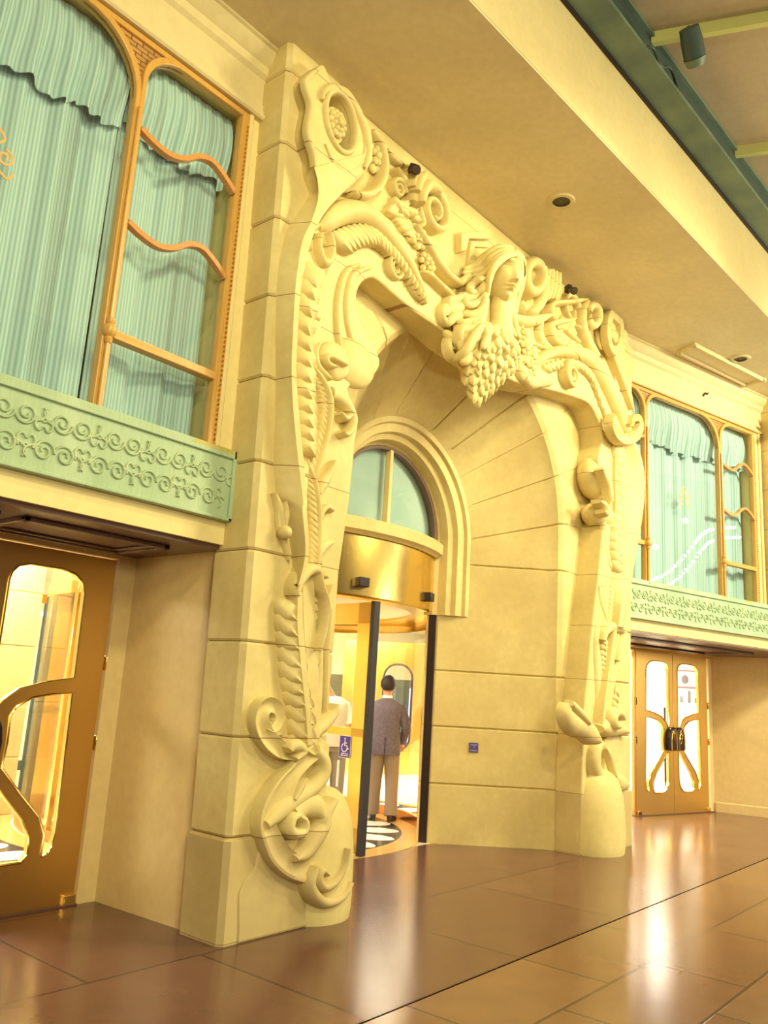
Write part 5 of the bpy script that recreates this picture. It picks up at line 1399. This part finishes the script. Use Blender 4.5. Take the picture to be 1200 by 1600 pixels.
# lamp on the second rib
o = empty('street_lamp', (2.62, -2.02, 7.50), .3); tag(o, 'green cylindrical lamp hanging under the ceiling rib at the top right', 'lamp')
MB().tube([(.0, 0, .12), (.0, 0, -.02)], .03, 10).build('stem', MT['steel_dark'], o)
MB().tube([(-.09, .0, .04), (.0, -.02, -.03), (.10, -.04, -.12)], [.085, .095, .095], 18).build('lamp_body', MT['steel_dark'], o, ang=50)
MB().tube([(.10, -.04, -.12), (.155, -.05, -.165)], [.10, .075], 18).build('lamp_hood', MT['steel'], o, ang=50)
o = empty('cable', (2.9, -1.74, 7.45)); tag(o, 'loose cable clipped along the green beam below the lamp', 'cable')
p = [edge(s_, -.30) + (z_,) for s_, z_ in ((2.45, 7.46), (2.62, 7.58), (2.80, 7.50), (3.0, 7.62), (3.2, 7.48), (3.5, 7.47))]
MB().tube([tuple(Vector(v) - Vector((2.9, -1.74, 7.45))) for v in cr(p, 5)], .014, 7).build('wire', MT['steel_dark'], o)
# blue plaque on the right jamb
J1 = Vector((4.27, 1.16, 0)); J2 = Vector((4.86, .50, 0)); jd = (J2 - J1).normalized(); ja = math.atan2(jd.y, jd.x)
o = empty('plaque', tuple(J1 + jd * .068 + Vector((0, 0, 1.04))), ja); tag(o, 'small blue plaque with faint lettering on the right jamb', 'plaque')
MB().box(-.052, .052, -.012, .004, -.052, .052).build('board', Mat('plaque_blue', lin(62, 58, 120), .35).m, o, bevel=.003)
m = MB()
for z, n in ((.030, 7), (-.032, 7)):
    m = MB()
    for k in range(n): m.box(-.036 + k * .0105, -.036 + k * .0105 + .007, -.0135, -.012, z - .006, z + .006)
    m.build('lettering', Mat('plaque_pale', lin(160, 150, 200), .4).m, o, smooth=False)
MB().ell((0, -.012, .0), (.010, .003, .016)).build('mark', Mat('plaque_red', lin(150, 70, 130), .4).m, o)
# hook on the right cornice frieze
o = empty('cable_hook', tuple(W(1.9, -.03, 6.12)), WA); tag(o, 'small dark hook of cable on the right cornice', 'hook')
MB().tube(cr([(-.05, 0, -.03), (-.03, -.02, .02), (.0, -.03, .0), (.03, -.02, .03), (.09, 0, .06)], 5), .010, 7).build('wire', MT['black'], o)
# gilded bracket at the right edge, top of the pilaster
o = empty('wall_ornament', tuple(W(3.42, -.36, 5.9)), WA); tag(o, 'gilded leaf ornament at the right picture edge under the ceiling', 'ornament')
m = MB()
for a in (-1.2, -.4, .4, 1.2, 2.2, 3.2): m.join(leaf((0, 0), a + PI / 2, .26, .10, .06, 0))
m.ell((0, -.03, 0), (.08, .06, .08)); m.build('gilt_leaves', MT['stone_plain'], o, ang=70)
# string of bulbs across the street, mirrored in the right window
pts = [(13.7, 4.845), (14.31, 5.1), (14.85, 5.55), (15.4, 6.17), (15.7, 6.43), (16.2, 6.59), (16.7, 6.67)]
o = empty('bulb_string', (15, -9, 5.5)); tag(o, 'double string of white bulbs mirrored in the right window', 'light string')
bm_ = MB(); wire = MB(); q = cr(pts, 5)
for dz in (0, .26):
    wire.tube([(x - 15 + dz * .6, 0, z - 5.5 - dz) for x, z in q], .012, 6)
    for x, z in q: bm_.ell((x - 15 + dz * .6, 0, z - 5.5 - dz), (.036, .036, .036), nu=10, nv=6)
for x, z in ((15.0, 6.65), (14.0, 5.8)): bm_.ell((x - 15, 0, z - 5.5), (.07, .07, .07), nu=10, nv=6); wire.tube([(x - 15, 0, z - 5.5), (x - 15, 0, z - 5.5 + .5)], .01, 6)
b = bm_.build('bulbs', emit('bulb_white', (1, .97, .9, 1), 40), o); b['kind'] = 'stuff'
wire.build('wire', MT['black'], o)
# ---------------------------------------------------------------- lobby furnishings glimpsed through the glass
o = empty('lobby_partition', (2.6, 6.6, 0), math.radians(-8)); tag(o, 'glass partition with dark posts inside, seen through the left door', 'partition')
for x in (-1.4, -.75, -.55, .25, .9): MB().box(x - .035, x + .035, -.035, .035, 0, 2.6).build('post', MT['steel_dark'], o, bevel=.005)
MB().box(-1.4, .9, -.03, .03, 2.5, 2.62).build('rail', MT['brass2'], o); MB().box(-1.4, .9, -.03, .03, .3, .42).build('rail', MT['steel_dark'], o)
MB().box(-1.4, .9, -.005, .005, .05, 2.5).build('pane', MT['glass_door'], o, smooth=False)
def slot(x, y, rz, lab, col, sc):
    o = empty('slot_machine', (x, y, 0), rz); tag(o, lab, 'slot machine', 'game machines in the lobby')
    m = plate([[(-.3, 0), (.3, 0), (.3, 1.75), (.2, 1.9), (-.2, 1.9), (-.3, 1.75)]], -.3, .3, .02); m.build('cabinet', MT['steel_dark'], o, ang=30)
    MB().box(-.25, .25, -.315, -.30, 1.02, 1.32).build('screen', emit('screen_' + str(sc), col, 2.2), o, smooth=False)
    MB().box(-.25, .25, -.315, -.30, 1.40, 1.72).build('top_screen', emit('top_screen_' + str(sc), (.75, .85, 1, 1), 2.5), o, smooth=False)
    MB().box(-.28, .28, -.45, -.28, .78, .86).build('button_deck', MT['black'], o, bevel=.01)
    for s_ in (-1, 1): MB().box(s_ * .29 - .012, s_ * .29 + .012, -.32, -.30, .3, 1.7).build('light_strip', emit('strip_%d%d' % (sc, s_), (.35, .45, 1, 1), 4), o, smooth=False)
slot(3.1, 7.8, .5, 'game machine with blue light strips, seen through the left door', (.5, .6, 1, 1), 1)
slot(9.95, 8.1, .4, 'game machine with bright screens, seen left of the suited person', (.6, .9, .8, 1), 2)
slot(12.6, 8.6, .3, 'game machine with bright screens, seen beyond the suited person', (.9, .5, .6, 1), 3)
slot(10.9, 8.7, .3, 'game machine with pale screens, behind the others in the lobby', (.9, .9, .8, 1), 4)
# brass inner doors behind the revolving door
o = empty('lobby_door', (9.72, 6.4, 0), math.radians(-52)); tag(o, 'gold inner door with a tall rounded window, beyond the suited person', 'door')
plate([rrect(-1.2, 1.2, .02, 2.6, .02, 1), rrect(-.36, .22, .45, 2.15, .26, 6)], -.03, .03, .008).build('leaf', MT['brass'], o, ang=30)
plate([rrect(-.36, .22, .45, 2.15, .26, 6)], 0, .01).build('pane', MT['glass_door'], o, smooth=False)
MB().tube([(a, -.03, b) for a, b in rrect(-.36, .22, .45, 2.15, .26, 6)], .022, 8, close=True).build('pane_edging', MT['black'], o)
# poster behind the right doors
o = empty('lobby_poster', (13.4, 1.93, .72), math.radians(-66)); tag(o, 'pale lobby sign board with red and grey print behind the right doors', 'sign board')
MB().box(-.5, .5, 0, .03, .9, 1.75).build('board', MT['white'], o, bevel=.004)
m = MB(); m.box(-.4, .4, -.004, 0, 1.64, 1.67); m.box(-.3, .3, -.004, 0, 1.30, 1.34); m.build('red_lines', Mat('poster_red', lin(214, 110, 120), .5).m, o, smooth=False)
m = MB()
for x, h in ((-.3, .14), (-.22, .2), (-.1, .12), (.05, .24), (.18, .1), (.28, .18)): m.box(x, x + .05, -.004, 0, 1.02, 1.02 + h)
PG = Mat('poster_grey', lin(120, 116, 126), .5).m; m.build('grey_print', PG, o, smooth=False); MB().ell((0, 0, 1.48), (.07, .004, .09)).build('emblem', PG, o)
for x in (-.4, .4): MB().box(x - .02, x + .02, .01, .04, -.72, .9).build('leg', MT['black'], o)

pr = empty('lobby_pier', (.66, 5.48, 0)); tag(pr, 'pale stone block pier in the lobby, seen through the left glass door', 'pier')
rows = []
for k in range(6):
    z = .62 * k
    for dz, d in ((.0, .012), (.012, 0), (.608, 0)): rows.append([(-.55 + d, -.3 + d, z + dz), (.50 - d, -.3 + d, z + dz), (.50 - d, .3, z + dz), (-.55 + d, .3, z + dz)])
rows = [[(x, y, min(z, 3.3)) for x, y, z in r] for r in rows]
MB().grid(rows, closed_u=True, caps=True).build('blocks', MT['jamb'], pr, smooth=False)
# ================================================================= light
def area(name, loc, target, size, power, col=(1, .82, .52), sy=None, spread=None):
    l = bpy.data.lights.new(name, 'AREA'); l.energy = power; l.color = col; l.size = size
    if sy: l.shape = 'RECTANGLE'; l.size_y = sy
    if spread: l.spread = spread
    o = bpy.data.objects.new(name, l); COL.objects.link(o); o.location = loc
    o.rotation_euler = (Vector(target) - Vector(loc)).to_track_quat('-Z', 'Y').to_euler()
    return o
WARM = (1, .90, .52)
w = bpy.data.worlds.new('dim_street'); S.world = w; w.use_nodes = True
w.node_tree.nodes['Background'].inputs[0].default_value = (.9, .7, .72, 1); w.node_tree.nodes['Background'].inputs[1].default_value = .10
def spotl(name, loc, target, power, col, ang=100, r=.35):
    l = bpy.data.lights.new(name, 'SPOT'); l.energy = power; l.color = col; l.spot_size = math.radians(ang); l.spot_blend = .9; l.shadow_soft_size = r
    o = bpy.data.objects.new(name, l); COL.objects.link(o); o.location = loc
    o.rotation_euler = (Vector(target) - Vector(loc)).to_track_quat('-Z', 'Y').to_euler()
spotl('facade_fill_spot', (5.2, -4.6, 6.6), (2.4, .2, 2.6), 700, WARM)  # added spot on the portal, cone kept below the fascia; no fixture there
spotl('relief_fill_spot', (2.5, -2.7, 6.3), (1.6, .1, 2.8), 330, WARM, 130, .15)  # added oblique pair that deepens shadows under the carving; no fixtures there
spotl('relief_fill_spot', (4.9, -2.7, 6.25), (4.4, .1, 2.8), 360, WARM, 130, .15)
spotl('facade_fill_spot', (-2.6, -5.4, 6.5), (1.4, .2, 2.9), 850, WARM)  # added spot from the left, no fixture hangs here
spotl('facade_fill_spot', (7.4, -5.2, 6.3), (8.6, -.6, 3.0), 1700, (1, .93, .66), 110)
area('ceiling_upfill', (12.6, -3.6, 5.2), (12.2, -3.2, 7), .9, 170, (1, .94, .72))
area('ceiling_upfill', (5.5, -5.5, 5.2), (5.2, -5, 7), .9, 90, WARM)  # added to brighten the street ceiling and beam underside
area('street_fill', (7.5, -8.4, 6.6), (3.2, 0, 3.0), 1.6, 300, WARM, 1.2)  # added distant fill on the facade, no lamp stands there
area('street_fill_near', (-4.6, -8.5, 5.6), (1.0, 0, 3.6), 2.0, 230, WARM, 1.2)  # added fill from the near side, not a street lamp
for x in (-4, 0, 3.0, 6.5, 10.5): area('lobby_light', (x, 5.2, 3.25), (x, 5.2, 0), 1.8, 480, (1, .95, .82))
area('lobby_light', (3.0, 3.6, 2.54), (3.0, 3.6, 0), 1.4, 150, (1, .95, .82))
area('lobby_light', (10.2, 2.6, 3.2), (10.2, 2.6, 0), 1.2, 320, (1, .96, .88))
area('lobby_light', (13.5, 3.4, 3.25), (13.5, 3.4, 0), 1.8, 380, (1, .97, .92))
area('low_fill_near', (-5.4, -8.0, 3.2), (-.3, .9, 1.3), 1.2, 260, (1, .92, .64))  # added low fill to lift the dim left recess
area('low_fill', (12.5, -9.5, 3.0), (10.0, .6, 1.3), 1.2, 420, (1, .92, .64))  # added low fill reaching the right doors under the lintel
S.view_settings.view_transform = 'Standard'; S.view_settings.look = 'None'; S.view_settings.exposure = .06; S.view_settings.gamma = 1
S.view_settings.use_curve_mapping = False
S.cycles.max_bounces = 8; S.cycles.transparent_max_bounces = 16
S.cycles.use_denoising = True
